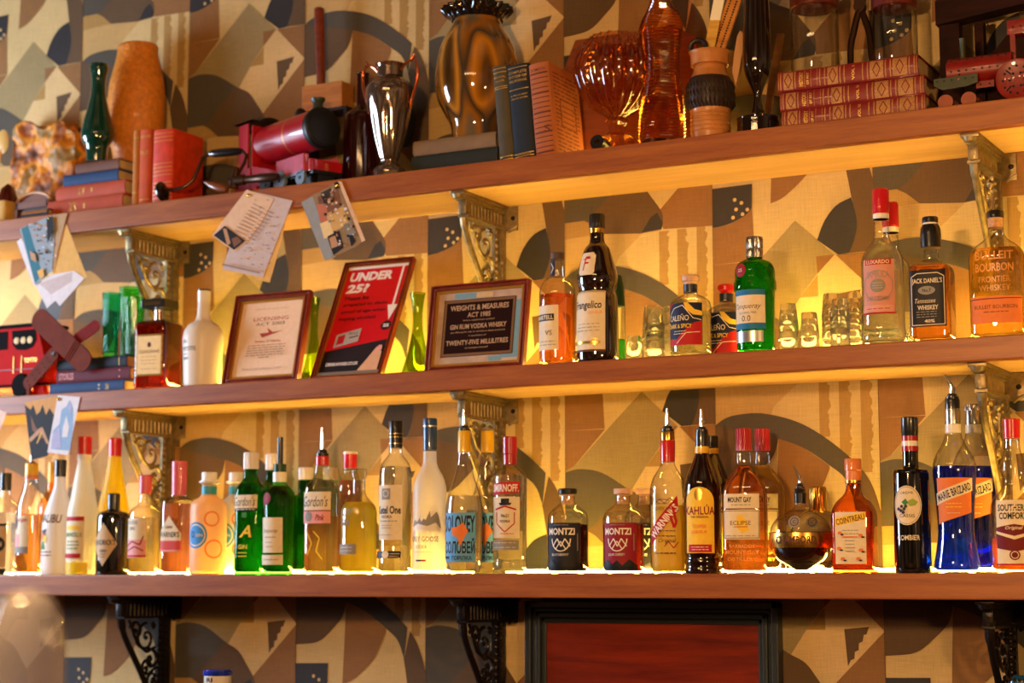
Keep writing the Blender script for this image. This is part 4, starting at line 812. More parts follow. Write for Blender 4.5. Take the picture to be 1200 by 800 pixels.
shots(985,404,FM-.005,3,'upturned shot glass, front stack beside the anise bottle',G1,.0235)
shots(1001,403,FM+.045,4,'upturned shot glass, right rear stack touching the anise bottle',G1,.0225)
# ================================================================= generic helpers for shelf things
def rowof(px,Y,z):
    lo,hi=-200.,1000.
    for _ in range(40):
        m=(lo+hi)/2
        if at(px,m,Y).z>z: lo=m
        else: hi=m
    return (lo+hi)/2
def kk(px,py,Y): return depth(px,py,Y)/F
def place(px,Y,z): # X so that the point (X,Y,z) shows at column px
    return at(px,rowof(px,Y,z),Y).x
PAGE=mat('page_block','c9a878',rough=.8,var=.25,vscale=30,stretch=(1,1,40)); PAGEV=mat('page_block_upright','b98f58',rough=.8,var=.25,vscale=30,stretch=(40,1,1))
GILT=mat('gilt','e0b35a',rough=.35,metal=.7)
def flat_book(name,label,x,Y,z,L,T,D,cover,rotz=0,tilt=0,deco=None,text=None,group=None,tm=None):
    """book lying flat, spine along x facing the room. x,Y = centre of the spine"""
    t=thing(name,label,'book',(x,Y,z),rotz,group)
    if tilt: t.rotation_euler=(0,tilt,rotz)
    c=MB(); th=.0028
    c.box((0,D/2+.004,th/2),(L,D,th),cover,bev=.0008); c.box((0,D/2+.004,T-th/2),(L,D,th),cover,bev=.0008)
    n=10; sp=[(-L/2,0)]; pts=[]
    for i in range(n+1):
        a=-PI/2+PI*i/n; pts.append((.006-.007*cos(a)**.8 if cos(a)>0 else .006,T/2+T/2*sin(a)))
    vs=[];fs=[]
    for sx in (-L/2,L/2):
        for y,zz in pts: vs.append((sx,y,zz))
        for y,zz in pts: vs.append((sx,min(y+.003,.0085),T/2+(zz-T/2)*.86))
    m=n+1
    for i in range(n):
        fs.append((i,i+1,2*m+i+1,2*m+i)); fs.append((m+i,3*m+i,3*m+i+1,m+i+1))
        fs.append((i,m+i,m+i+1,i+1)); fs.append((2*m+i,2*m+i+1,3*m+i+1,3*m+i))
    c.add(vs,fs,cover,True)
    def sp_(s,zz,o=.0004):
        q=max(-1,min(1,(zz-T/2)/(T/2))); return Vector((s,.006-.007*(max(0,1-q*q)**.4)-o,zz))
    if deco: deco(c,sp_,L,T)
    if text:
        for (st,cx,w,h) in text: put_text(c,st,tm or GILT,lambda s,zz:sp_(s,zz,.0006),cx*L,T/2,w*L,h*T,bold=.01)
    c.build('cover',t)
    p=MB(); p.box((0,D/2+.004,T/2),(L-.008,D-.010,T-2*th-.0004),PAGE); p.build('page_block',t)
    return t
def upright_book(name,label,x,Y,z,T,H,D,cover,lean=0,rotz=0,deco=None,group=None,page=None):
    """standing book, spine to the room"""
    t=thing(name,label,'book',(x,Y,z),rotz,group); t.rotation_euler=(0,lean,rotz)
    c=MB(); th=.0028; n=10; vs=[];fs=[]
    for sx in (-1,1): c.box((sx*(T/2-th/2),D/2+.004,H/2),(th,D,H),cover,bev=.0008)
    pts=[]
    for i in range(n+1):
        a=-PI/2+PI*i/n; pts.append((T/2*sin(a),.006-.007*max(0,cos(a))**.8))
    for zz in (0,H):
        for x_,y in pts: vs.append((x_,y,zz))
        for x_,y in pts: vs.append((x_*.86,min(y+.003,.0085),zz))
    m=n+1
    for i in range(n):
        fs.append((i,2*m+i,2*m+i+1,i+1)); fs.append((m+i,m+i+1,3*m+i+1,3*m+i)); fs.append((i,i+1,m+i+1,m+i)); fs.append((2*m+i,3*m+i,3*m+i+1,2*m+i+1))
    c.add(vs,fs,cover,True)
    def sp_(s,zz,o=.0004):
        q=max(-1,min(1,s/(T/2))); return Vector((s,.006-.007*(max(0,1-q*q)**.4)-o,zz))
    if deco: deco(c,sp_,T,H,D)
    c.build('cover',t)
    p=MB(); p.box((0,D/2+.003,H/2),(T-2*th-.0004,D-.010,H-.008),page or PAGEV); p.build('page_block',t)
    return t
def cloth(name,c,r=.7): return mat('cloth_'+name,c,rough=r,spec=.35,bump=.25,bscale=500,var=.14,vscale=25)
CL_RED=cloth('red','9e2b18'); CL_BLUE=cloth('blue','24406a'); CL_NAVY=cloth('navy','1c2430'); CL_MAR=cloth('maroon','5c1422'); CL_BRN=cloth('brown','6d4636'); CL_OLV=cloth('olive','4b4330'); CL_DGRN=cloth('dark_green','22261f'); CL_GBRN=cloth('grey_brown','7c6246'); CL_RUST=cloth('rust','c04c1c'); CL_OR=cloth('orange','b8702c'); CL_BLACK=cloth('black','16161a')
# ================================================================= MIDDLE SHELF, left side
z=ZM+.0002
def pb(px0,px1,Y,zb): return (place(px0,Y,zb)+place(px1,Y,zb))/2, place(px1,Y,zb)-place(px0,Y,zb)
YB=-.205
def ln(pos):
    def d(c,f,L,T):
        for s in pos: c.box((s*L,-.0012,T/2),(.0012,.0006,T*.7),GILT)
    return d
x,L=pb(58,145,YB,z); flat_book('book','blue cloth book at the bottom of the three-book pile on the middle shelf',x,YB,z,L,.030,.13,CL_BLUE,text=[('DRAMA',.28,.05,.5),('II',.17,.02,.5)],group='pile of three books on the middle shelf',tm=L_CREAM)
x,L=pb(66,152,YB+.004,z+.03); flat_book('book','maroon cloth book in the middle of the three-book pile',x,YB+.004,z+.0303,L,.033,.13,CL_MAR,text=[('STORIES',-.36,.2,.5),('I',.36,.015,.6)],group='pile of three books on the middle shelf',tm=L_PINK)
x,L=pb(66,148,YB+.008,z+.065); flat_book('book','dark navy book on top of the three-book pile under the green glassware',x,YB+.008,z+.0636,L,.029,.13,CL_NAVY,group='pile of three books on the middle shelf',deco=ln((.4,)))
ZB=z+.0928
# green fluted glasses standing on the books
TEALG=glass('green_glass_teal_sheen',(.25,.85,.66),(.03,.42,.32),ior=1.6); EMG=glass('emerald_glass',(.40,.85,.36),(.06,.42,.08),ior=1.6)  # teal puts the green glass's cyan highlights into its own colour
def fluted(px,Y,r,H,label,m,taper=1.0,flutes=14,zb=None):
    zb=ZB if zb is None else zb; X=place(px,Y,zb); t=MB()
    sec=lambda a,z:((1+.06*abs(sin(flutes*a/2)))*cos(a),(1+.06*abs(sin(flutes*a/2)))*sin(a))
    P=[(r*.75,0),(r*.8,.002),(r*.8,.01),(r*.82,H*.4),(r*.92*taper,H*.8),(r*taper,H),(r*taper-.0018,H),(r*.80,H*.4),(r*.76,.014)]
    t.lathe(P,m,seg=112,sec=sec,capt=True); o=t.build('fluted_glass',None,(X,Y,zb)); tag(o,label,'glass','fluted green glasses on the book pile'); return o
fluted(129,-.175,.023,.165,'blue-green fluted glass on the books, left of the three',TEALG)
fluted(150,-.105,.025,.19,'tallest emerald fluted glass, at the back of the three on the books',EMG)
fluted(156,-.165,.024,.150,'emerald fluted glass at front right of the three on the books',EMG,1.12)
# toy bus
def bus():
    Y=-.15; X=place(54,Y-.04,z+.1); t=thing('toy_bus','red toy bus with black window and gold letters at the left frame edge','toy',(X,Y,z))
    RD=mat('toy_red_paint','b01410',rough=.7,spec=.08,var=.12,vscale=40); BK_=mat('toy_black_paint','120f0f',rough=.8,spec=.05)
    L=.26; b=MB()
    b.prism([(-L,.028),(-.004,.028),(.0,.05),(-.001,.10),(-.022,.165),(-.035,.185),(-L,.185)],-.045,.045,RD)
    b.box((-L/2,0,.034),(L+.012,.096,.006),BK_,bev=.001); b.box((-L/2-.01,-.0465,.075),(L-.03,.003,.002),mat('toy_dark_red','6a0c0c',rough=.4)); b.build('body',t)
    r=MB(); r.box((-L/2-.012,0,.190),(L+.015,.098,.010),BK_,bev=.003); r.build('roof',t)
    w=MB(); w.prism([(-.115,.178),(-.035,.178),(-.030,.150),(-.042,.132),(-.065,.125),(-.095,.127),(-.110,.140)],-.0465,-.0452,BK_)
    w.prism([(-.24,.178),(-.13,.178),(-.13,.130),(-.24,.130)],-.0465,-.0452,BK_); 
    for x in (-.098,-.052,-.075): w.lathe([(.0001,-.001),(.009,-.0005),(.0001,.0012)],mat('toy_figure','d9b77a',rough=.6),seg=12,c=(x,-.047,.151),rot=Matrix.Rotation(PI/2,3,'X'))
    w.build('window',t)
    for x in (-.075,-.2):
        h=MB(); h.lathe([(.004,-.008),(.028,-.008),(.032,-.004),(.032,.004),(.028,.008),(.004,.008)],BK_,seg=32,c=(x,-.046,.032),rot=Matrix.Rotation(PI/2,3,'X')); h.lathe([(.0005,-.011),(.012,-.0105),(.017,-.008)],mat('toy_hub','5a2a18',rough=.7),seg=20,c=(x,-.046,.032),rot=Matrix.Rotation(PI/2,3,'X')); h.build('wheel',t)
    l=MB(); put_text(l,'TOYTO',GILT,lambda s,zz:Vector((s,-.0458,zz)),-.048,.098,.045,.012,bold=.01)
    for x in (-.078,-.105): l.box((x,-.0462,.088),(.0016,.002,.045),GILT)
    l.build('lettering',t)
    f=MB(); f.prism([(-.03,.028),(0,.028),(.006,.0),(-.04,.0)],-.05,-.03,RD); f.build('mudguard',t)
bus()
# perforated crossed-strip toy
def strips():
    Y=-.219; a=at(67,395,Y); t=thing('construction_toy','brown perforated toy of two crossed round-ended strips leaning before the red bus','toy',(a.x,Y,z))
    BR=mat('brown_enamel','6a2c1b',rough=.7,spec=.1,var=.2,vscale=30); RDE=mat('red_enamel','7a1712',rough=.7,spec=.1,var=.2,vscale=50); DK=mat('strip_hole','140a08',rough=.8)
    def strip(p0,p1,w,y,m,nm,holes=0,steps=False):
        A=at(p0[0],p0[1],Y);B=at(p1[0],p1[1],Y); A-=Vector((a.x,Y,z)); B-=Vector((a.x,Y,z)); d=(B-A); Ln=d.length; d.normalize(); n=Vector((-d.z,0,d.x))
        k=kk(67,395,Y); W=w*k/2; poly=[]
        for i in range(13):
            an=-PI/2+PI*i/12; q=B+d*(W*cos(an))*.8+n*(W*sin(an)); poly.append((q.x,q.z))
        for i in range(13):
            an=PI/2+PI*i/12; q=A+d*(W*cos(an))*.8+n*(W*sin(an)); poly.append((q.x,q.z))
        s=MB(); s.prism(poly,y,y+.004,m)
        if steps:
            for f in (.72,.76,.80):
                q=A+d*(Ln*f); s.tube([(q.x+n.x*W*.98,y-.0006,q.z+n.z*W*.98),(q.x-n.x*W*.98,y-.0006,q.z-n.z*W*.98)],.0012,m,n=6)
        for i in range(holes):
            for sg in (-.4,.4):
                q=A+d*(Ln*(.02+.98*i/(holes-1)))+n*(sg*W); s.lathe([(.0001,0),(.0022,.0001),(.0022,.0006)],DK,seg=10,c=(q.x,y-.0002,q.z),rot=Matrix.Rotation(PI/2,3,'X'))
        return s.build(nm,t)
    strip((46,374),(97,423),27,0,BR,'broad_strip',steps=True)
    for pts in [((38,368),(46,362)),((90,424),(100,418))]: pass
    strip((30,449),(60,414),16,.008,BR,'lower_strip',holes=6); strip((88,396),(109,381),14,.008,RDE,'upper_strip',holes=5)
    s=MB(); A=at(60,414,Y)-Vector((a.x,Y,z)); B=at(88,396,Y)-Vector((a.x,Y,z)); s.tube([(A.x,.010,A.z),(B.x,.010,B.z)],.004,BR); s.lathe([(.0001,-.003),(.005,-.003),(.005,.001)],CHROME,seg=12,c=(A.x,.006,A.z),rot=Matrix.Rotation(PI/2,3,'X')); s.build('axle',t)
    s=MB(); A=at(30,449,Y)-Vector((a.x,Y,z)); s.box((A.x+.002,.012,A.z/2-.003),(.012,.010,max(.01,A.z-.004)),BR,bev=.002); s.build('foot',t)
strips()
o=MB(); o.lathe([(.008,0),(.018,.004),(.022,.03),(.017,.05),(.022,.07),(.02,.09),(.008,.098),(.0005,.10)],mat('pale_yellow_china','d9b05a',rough=.25,coat=.6),seg=24,sec=lambda a,z:((1+.12*cos(3*a+z*60))*cos(a),(1+.12*cos(3*a+z*60))*sin(a)))
o=o.build('china_ornament',None,(place(113,-.06,ZM+.1),-.052,ZM+.0002)); tag(o,'knobbly yellow china ornament behind the book pile, left of the green glasses','ornament')
# ================================================================= FRAMES
def frame(name,label,pL,pR,Y,H,lean,mw,md,mouldm,innerm,art,slip=.006,back=True,rotz=0,cat='picture frame'):
    x0,x1=place(pL,Y,z),place(pR,Y,z); W=x1-x0
    t=thing(name,label,cat,((x0+x1)/2,Y,z)); t.rotation_euler=(-lean,0,rotz)
    m=MB()
    for (off,ww,dy,mm) in ((0,mw*.28,md,mouldm),(mw*.28,mw*.40,md*.72,mouldm),(mw*.68,mw*.32,md*.9,mouldm)):
        for sx in (-1,1): m.box((sx*(W/2-off-ww/2),md-dy/2,H/2),(ww,dy,H-2*off),mm,bev=.0018)
        for zz in (off+ww/2,H-off-ww/2): m.box((0,md-dy/2,zz),(W-2*off-2*ww+.001,dy,ww),mm,bev=.0018)
    m.build('frame_moulding',t)
    m=MB(); o=mw
    for sx in (-1,1): m.box((sx*(W/2-o-slip/2),md*.62,H/2),(slip,md*.5,H-2*o),innerm,bev=.0006)
    for zz in (o+slip/2,H-o-slip/2): m.box((0,md*.62,zz),(W-2*o-2*slip,md*.5,slip),innerm,bev=.0006)
    m.build('inner_slip',t)
    m=MB(); iw,ih=W-2*o-2*slip,H-2*o-2*slip; y=md*.70
    art(m,lambda u,v,k=0:Vector((u*iw/2,y-.0004-.00015*k,H/2+v*ih/2)),iw,ih,y)
    m.build('sheet',t)
    m=MB(); m.box((0,md*.85,H/2),(W-.01,md*.28,H-.01),mat('backing_board','4a2a18',rough=.8)); m.build('backing_board',t)
    if back:
        bm_=MB(); bm_.box((0,md+.012,.05+.004),(.05,.004,.10),mat('backing_board','4a2a18',rough=.8)); bm_.build('strut',t)
    return t
MH=wood('frame_mahogany','5a1c0e','84311a',rough=.3,scale=5,stretch=(6,6,2),coat=.4); GO=mat('frame_gold','c98f35',rough=.35,metal=.75)
def artA(m,f,iw,ih,y):
    lay=[1]
    def R(u0,u1,v0,v1,mt):
        lay[0]+=1; m.add([f(u0,v0,lay[0]),f(u1,v0,lay[0]),f(u1,v1,lay[0]),f(u0,v1,lay[0])],[(0,1,2,3)],mt)
    def T(st,u,v,w,h,mt,**k):
        lay[0]+=1; L=lay[0]; put_text(m,st,mt,lambda a,b:f(a,b,L),u,v,w,h,**k)
    R(-1,1,-1,1,paperm('certificate','e8c6a6')); T('MERTHYR BOROUGH',.0,.82,1.1,.045,L_TAN); T('LICENSING',.0,.55,1.15,.10,mat('ink_red','a8392a',rough=.7)); T('ACT 2003',0,.41,.95,.085,mat('ink_grey','59453c',rough=.7))
    m.add([f(-.3,.15,9),f(.0,.17,9),f(-.08,.30,9),f(.12,.17,9),f(.45,.20,9),f(.05,.10,9),f(-.2,.04,9)],[(0,1,6),(1,2,3),(1,3,5,6),(3,4,5)],mat('ink_red','a8392a',rough=.7))
    T('Section 57 Notice',.0,-.06,.85,.07,mat('ink_red','a8392a',rough=.7))
    rnd=random.Random(3)
    for i,v in enumerate((-.17,-.24,-.31,-.38,-.45,-.52)):
        w=.62 if i<5 else .18; x=-w
        while x<w-.05:
            q=min(rnd.uniform(.06,.2),w-x); R(x,x+q,v-.012,v+.012,mat('ink_tan','a88468',rough=.7)); x+=q+.03
    T('SIGNED FOR THE LICENSING AUTHORITY',0,-.82,1.3,.05,mat('ink_tan','a88468',rough=.7))
frame('picture_frame','mahogany frame with gold slip holding a cream licensing certificate',259,347,-.212,.232,.225,.0145,.018,MH,GO,artA)
def artB(m,f,iw,ih,y):
    lay=[1]
    def P(pts,mt):
        lay[0]+=1; m.add([f(u,v,lay[0]) for u,v in pts],[list(range(len(pts)))],mt)
    def T(st,u,v,w,h,mt,**k):
        lay[0]+=1; L=lay[0]; put_text(m,st,mt,lambda a,b:f(a,b,L),u,v,w,h,**k)
    RP=paperm('poster_red','c8101c',.4); INK=paperm('poster_dark','33090f'); W_=paperm('poster_white','ece2dc')
    P([(-1,-1),(1,-1),(1,1),(-1,1)],RP); P([(-1,-1),(1,-1),(1,-.38),(-1,-.55)],paperm('poster_black','1c0d10'))
    T('UNDER',-.18,.82,1.42,.17,W_,bold=.05,shear=.1); T('25?',-.52,.60,.76,.17,W_,bold=.05,shear=.1)
    T('Please be',-.45,.42,.80,.075,INK,bold=.02); T('prepared to show',-.10,.29,1.46,.075,INK,bold=.02); T('proof of age when',-.10,.16,1.46,.075,INK,bold=.02); T('buying alcohol',-.24,.03,1.2,.075,INK,bold=.02)
    P([(.80,.97),(.87,.97),(.87,.20),(.80,.20)],W_); P([(.66,.24),(.99,.24),(.83,-.04)],W_)
    P([(.80+.17*cos(i*PI/10),-.14+.085*sin(i*PI/10)) for i in range(20)],INK); T('25',.80,-.14,.2,.06,W_,bold=.04)
    P([(-.75,-.50),(.02,-.40),(.02,-.16),(-.75,-.26)],paperm('poster_silver','a7a1a0')); P([(-.68,-.45),(-.45,-.42),(-.45,-.26),(-.68,-.29)],L_RED); T('PROOF',-.2,-.25,.3,.04,INK); P([(-.3,-.34),(-.02,-.31),(-.02,-.29),(-.3,-.32)],INK)
    P([(.2,-1),(.92,-1),(.92,-.62),(.72,-.52),(.45,-.78)],paperm('hand_photo','d9a884')); P([(.72,-.62),(.90,-.58),(.88,-.50),(.76,-.50)],L_PINK)
    T('DRINKAWARE.CO.UK',-.28,-.80,1.05,.06,W_,bold=.03)
    P([(-1,.95),(1,.95),(1,1),(-1,1)],W_); P([(-1,-1),(1,-1),(1,-.94),(-1,-.94)],L_SILV)
frame('picture_frame','tall leaning mahogany frame with a red UNDER 25 age-check poster',362,445,-.208,.338,.455,.010,.016,MH,GO,artB,slip=.003,back=False)
def artC(m,f,iw,ih,y):
    lay=[1]
    def R(u0,u1,v0,v1,mt):
        lay[0]+=1; m.add([f(u0,v0,lay[0]),f(u1,v0,lay[0]),f(u1,v1,lay[0]),f(u0,v1,lay[0])],[(0,1,2,3)],mt)
    def T(st,u,v,w,h,mt,**k):
        lay[0]+=1; L=lay[0]; put_text(m,st,mt,lambda a,b:f(a,b,L),u,v,w,h,**k)
    MP=mat('map_paper','b59a86',rough=.7,var=.25,vscale=25); R(-1,1,-1,1,MP)
    R(-.62,.1,.82,.98,paperm('map_blue','6f94a6')); R(.55,.98,-.9,.7,paperm('map_blue','6f94a6')); R(.3,.6,-.97,-.84,paperm('map_blue','6f94a6')); R(-.1,.3,.83,.97,L_TAN)
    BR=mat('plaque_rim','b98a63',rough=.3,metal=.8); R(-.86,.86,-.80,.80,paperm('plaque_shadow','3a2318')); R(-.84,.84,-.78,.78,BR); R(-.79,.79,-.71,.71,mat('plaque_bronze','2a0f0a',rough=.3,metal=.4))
    G=mat('plaque_letters','d8b08a',rough=.35,metal=.4)
    T('WEIGHTS & MEASURES',0,.56,1.40,.15,G,bold=.02); T('ACT 1985',0,.35,.55,.14,G,bold=.02); T('Unless supplied pre-packed',0,.20,.75,.06,G,bold=0); T('GIN RUM VODKA WHISKY',0,.03,1.35,.14,G,bold=.02)
    T('are offered for sale or served on these premises',0,-.13,1.3,.065,G,bold=0); T('in quantities of',0,-.24,.42,.06,G,bold=0); T('TWENTY-FIVE MILLILITRES',0,-.42,1.48,.14,G,bold=.02); T('or multiples thereof',0,-.58,.55,.06,G,bold=0)
frame('picture_frame','mahogany frame around a bronze weights and measures plaque on a map',496.6,612,-.212,.206,.15,.0125,.018,MH,GO,artC)
# green carafes
LIMEG=glass('lime_glass',(.72,.86,.12),(.20,.42,.02),ior=1.5)
def carafe(px,Y,rb,H,label):
    t=MB(); P=[(rb*.9,0),(rb,.003),(rb*.95,.015),(rb*.6,H*.30),(rb*.36,H*.52),(rb*.30,H*.68),(rb*.34,H*.85),(rb*.46,H)]
    P=cat_smooth(P,5); P+= [(P[-1][0]-.0018,H)]+[(r-.0022,zz) for r,zz in P[::-1] if zz>.006 and r>.004]
    t.lathe(P,LIMEG,seg=36,capb=True,capt=True); o=t.build('carafe',None,(place(px,Y,z),Y,z)); tag(o,label,'carafe','lime green glass carafes'); return o
carafe(367,-.10,.032,.215,'lime green glass carafe between the certificate and the red poster frame'); carafe(489,-.10,.040,.205,'lime green glass carafe between the red poster and the bronze plaque')
# ================================================================= CARDS pinned to the shelf edges
PIN=mat('brass_pin','d9a945',rough=.25,metal=1)
_cy=[0]
def card(name,label,px,m,deco=None,pin=None,layer=0,bend=0,group='cards pinned to the shelf edges',cat='card'):
    """paper sheet whose corners are given in photo pixels; hangs in front of the shelf edge"""
    Y=-.2408-.0012*layer; C=[at(x,y,Y) for x,y in px]; c=sum(C,Vector())/len(C); c.y=Y
    b=MB(); b.prism([(p.x-c.x,p.z-c.z) for p in C],-.0003,.0003,m)
    L=[0]
    def W(pts,mt):
        L[0]+=1; q=[at(x,y,Y)-c for x,y in pts]; b.add([(p.x,-.0003-.00012*L[0],p.z) for p in q],[list(range(len(q)))],mt)
    def T(st,x,y,w,h,ang,mt,**k):
        L[0]+=1; s=kk(x,y,Y); q=at(x,y,Y)-c; l=L[0]; put_text(b,st,mt,lambda a,bb:Vector((a,-.0003-.00012*l,bb)),q.x,q.z,w*s,h*s,ang,**k)
    if deco: deco(W,T)
    o=b.build(name,None,c) if False else None
    me=b.build(name,None,(c.x,c.y,c.z)); tag(me,label,cat,group)
    if pin:
        p=MB(); q=at(pin[0],pin[1],Y)-c; p.lathe([(.0001,.0),(.0042,.0006),(.0045,.0025),(.003,.0042),(.0001,.005)],PIN,seg=14,rot=Matrix.Rotation(PI/2,3,'X'),c=(q.x,-.0003,q.z)); p.build('pin',me)
    return me
CP=lambda n,c:mat('card_'+n,c,rough=.65,spec=.25,var=.08,vscale=60)
K_CR=CP('cream','d9b596'); K_LAV=CP('lavender','c3b0ac'); K_YL=CP('yellow','d9a552'); K_DK=CP('dark','1d120e'); K_TL=CP('teal','2f6a78'); K_BL=CP('blue','8aa6c4'); K_GR=CP('grey','85807a'); K_BR=CP('brown','7a4e34'); K_WH=CP('white','d8cfd0'); K_IN=CP('ink','9c7f72'); K_SK=CP('skin','b98a64')
rnd=random.Random(11)
# middle pair
card('folded_menu','yellow sheet at the back of the hanging notice cluster above the certificate',[(300,262),(334,262),(330,282),(316,331),(298,327)],K_YL,layer=0)
def d1(W,T):
    rr=random.Random(5)
    for i in range(60):
        u,v=rr.random(),rr.random(); x=312-14*v+(u-.5)*34; y=232+v*78+ (u-.5)*14; a=rr.uniform(1,4)
        W([(x,y),(x+a,y+.5),(x+a-.6,y+1.6),(x-.5,y+1.2)],K_IN if i%3 else K_YL)
    W([(263,309),(307,319),(306,321),(262,311)],K_IN)
card('printed_sheet','pale patterned paper sheet hanging behind the strip with a dark photo',[(291,223),(343,235),(308,325),(260.5,315.5)],K_LAV,d1,layer=1)
def d2(W,T):
    for k in range(9):
        x=297-k*2.6; y=238+k*3.9; W([(x,y),(x+14,y+6.6),(x+13.4,y+7.6),(x-.6,y+1)],K_IN)
        W([(x+15,y+8),(x+24,y+12),(x+23.4,y+13),(x+14.4,y+9)],K_IN)
    W([(264,264.5),(288,282),(275,293),(251,276)],K_DK); W([(262,268),(266,268),(271,285),(267,288)],K_SK); W([(272,280),(279,277),(284,283),(275,290)],K_BR)
card('strip_card','cream printed strip with a dark photo, pinned over the patterned sheet',[(289,222),(321,233),(306,262),(288,285),(275,295),(248,276)],K_CR,d2,pin=(291.5,229),layer=2)
card('backing_card','grey-blue card behind the village photo, right of the notice cluster',[(353,237),(369,228),(393,301),(380.5,305)],CP('greyblue','8f9294'),layer=0)
def d3(W,T):
    W([(372,231),(396,217),(401,240),(385,255),(376,250)],K_BR); W([(376,226),(388,220),(392,236),(380,240)],CP('darkbrown','3a2a1e')); W([(371,240),(382,238),(386,258),(376,262)],CP('salmon','b5694c')); W([(383,250),(402,242),(410,262),(386,274)],CP('sand','c9a060')); W([(375,262),(386,258),(392,276),(380,280)],CP('pale','e0c48e')); W([(384,277),(398,270),(403,290),(391,299)],K_DK); W([(386,279),(393,276),(397,288),(389,291)],K_SK); W([(404,262),(412,259),(419,276),(410,284)],K_GR); W([(409,276),(414,275),(417,283),(412,289)],K_DK); W([(392,214),(398,212),(399,220),(394,222)],K_DK)
    rr=random.Random(21)
    for i in range(60):
        u,v=rr.random(),rr.random(); x=372+u*24+v*22; y=230-u*12+v*62; a=rr.uniform(1.2,3.6)
        W([(x,y),(x+a,y-.4),(x+a*1.2,y+a*.7),(x+a*.3,y+a)],(K_DK,K_SK,K_BR,CP('pale','e0c48e'),K_GR,K_WH)[i%6])
card('postcard','village photo postcard pinned by one corner, right of the notice cluster',[(398,212),(426,282),(417,289),(391,300.5),(366,229)],CP('photo','8d7350'),d3,pin=(395.5,217.5),layer=1)
card('folded_card','thin cream edge of a folded card beside the village photo',[(396,212),(400.5,213),(428,281.5),(424,283.5)],K_CR,layer=2)
# left cluster
card('yellow_sheet','yellow ochre sheet at the back of the left card cluster',[(74,268),(78,262),(102,324),(88,340),(60,330)],K_YL,layer=0)
def dz(W,T): W([(46,332),(85,318),(84,330),(60,345)],K_LAV)
card('white_sheet','white paper with notched bottom in the left card cluster',[(42,334),(60,322),(87,317),(99,326),(70,358.5),(65,352),(55,361)],K_WH,dz,layer=1)
card('white_card','narrow white card at the far left of the left cluster',[(19.5,283),(25,279),(48,330),(41,336),(36,326)],K_WH,layer=0)
card('beige_card','beige folded card standing out from the left card cluster',[(62,252),(79,249.5),(62,317),(56,300)],CP('tan','b08c62'),layer=2)
def d4(W,T):
    W([(25,268),(33,264),(50,322),(41,332)],K_TL); 
    rr=random.Random(8)
    for i in range(34):
        u,v=rr.random(),rr.random(); x=34+v*16+u*18; y=262+v*50-u*6; a=rr.uniform(1.5,4)
        W([(x,y),(x+a,y+.8),(x+a-.5,y+a*.8),(x-.4,y+a*.6)],(K_DK,K_WH,K_BR,K_SK)[i%4])
    W([(36,294),(43,298),(44,308),(38,304)],K_SK); W([(45,318),(52,314),(53,324),(48,327)],K_YL); W([(56,256),(63,254),(64,270),(57,286)],K_DK)
card('postcard','beach photo postcard pinned at the front of the left card cluster',[(23,268),(60,252.5),(65,262),(61,318),(41.5,334)],CP('bluegrey','8f98a0'),d4,pin=(58,256),layer=3)
# lower pair
def d5(W,T):
    W([(29,474),(36,480),(39,474),(43,486),(47,482),(50,474),(54,486),(58,478),(65,488),(62,512),(56,534),(37,539)],K_DK); W([(36,486),(42,500),(52,512),(48,514),(38,504)],K_BR); W([(34,514),(46,502),(50,500),(58,520),(55,520),(48,506),(36,518)],K_SK); W([(50,506),(44,520),(43,519),(48,506)],K_YL)
card('postcard','dark painted postcard of bare trees below the middle shelf edge',[(28.5,471.5),(67,464),(64.5,533),(37,540)],CP('amber','c98f4a'),d5,layer=0)
def d6(W,T):
    W([(72,480),(78,476),(82,468),(86,478),(86,500),(82,528),(60,526),(62,505),(70,496)],K_BL); W([(74,500),(78,487),(81,500),(79,512),(73,512)],K_WH); W([(80,476),(82.5,470),(84,478),(82,486)],CP('lilac','a9a6c4')); W([(60,526),(62,508),(70,500),(72,524)],CP('lilac','a9a6c4'))
card('postcard','pale blue postcard with a tower drawing pinned below the middle shelf edge',[(68,463),(94,465),(80,533),(55.5,530)],K_WH,d6,pin=(69.5,467.5),layer=1)
card('postcard','corner of a pale pink card cut off by the left frame edge',[(-14,477),(0,480),(8,483),(0,504),(-6,512),(-22,505)],CP('rosy','dcb6a0'),layer=0)
# ================================================================= TOP SHELF
z=ZU+.0002
def bookrow(px,Y,zz): return rowof(px,Y,zz)
def Hz(px,py,Y): return at(px,py,Y).z
def lathe_thing(name,label,cat,px,Y,prof,m,zb=None,seg=48,sec=None,part='body',smooth=4,open_=True,parts=None,rot=0):
    """prof: [(half width px,row)] base first; first row replaced by the surface it stands on"""
    zb=z if zb is None else zb; X=place(px,Y,zb); k=kk(px,prof[len(prof)//2][1],Y)
    P=[(hw*k,max(0,at(px,py,Y).z-zb)) for hw,py in prof]; P[0]=(P[0][0],0)
    P=[q for i,q in enumerate(P) if i==0 or q[1]>P[i-1][1]]
    Q=cat_smooth(P,smooth) if smooth>1 else P
    if open_: Q=Q+[(max(Q[-1][0]-.003,.001),Q[-1][1])]+[(max(Q[-1][0]-.004,.001),Q[-1][1]-.03)]
    t=thing(name,label,cat,(X,Y,zb),rot); b=MB(); b.lathe(Q,m,seg=seg,sec=sec); b.build(part,t,sharp=50)
    t['_k']=k; return t,Q,k
def nk(t):
    if '_k' in t: del t['_k']
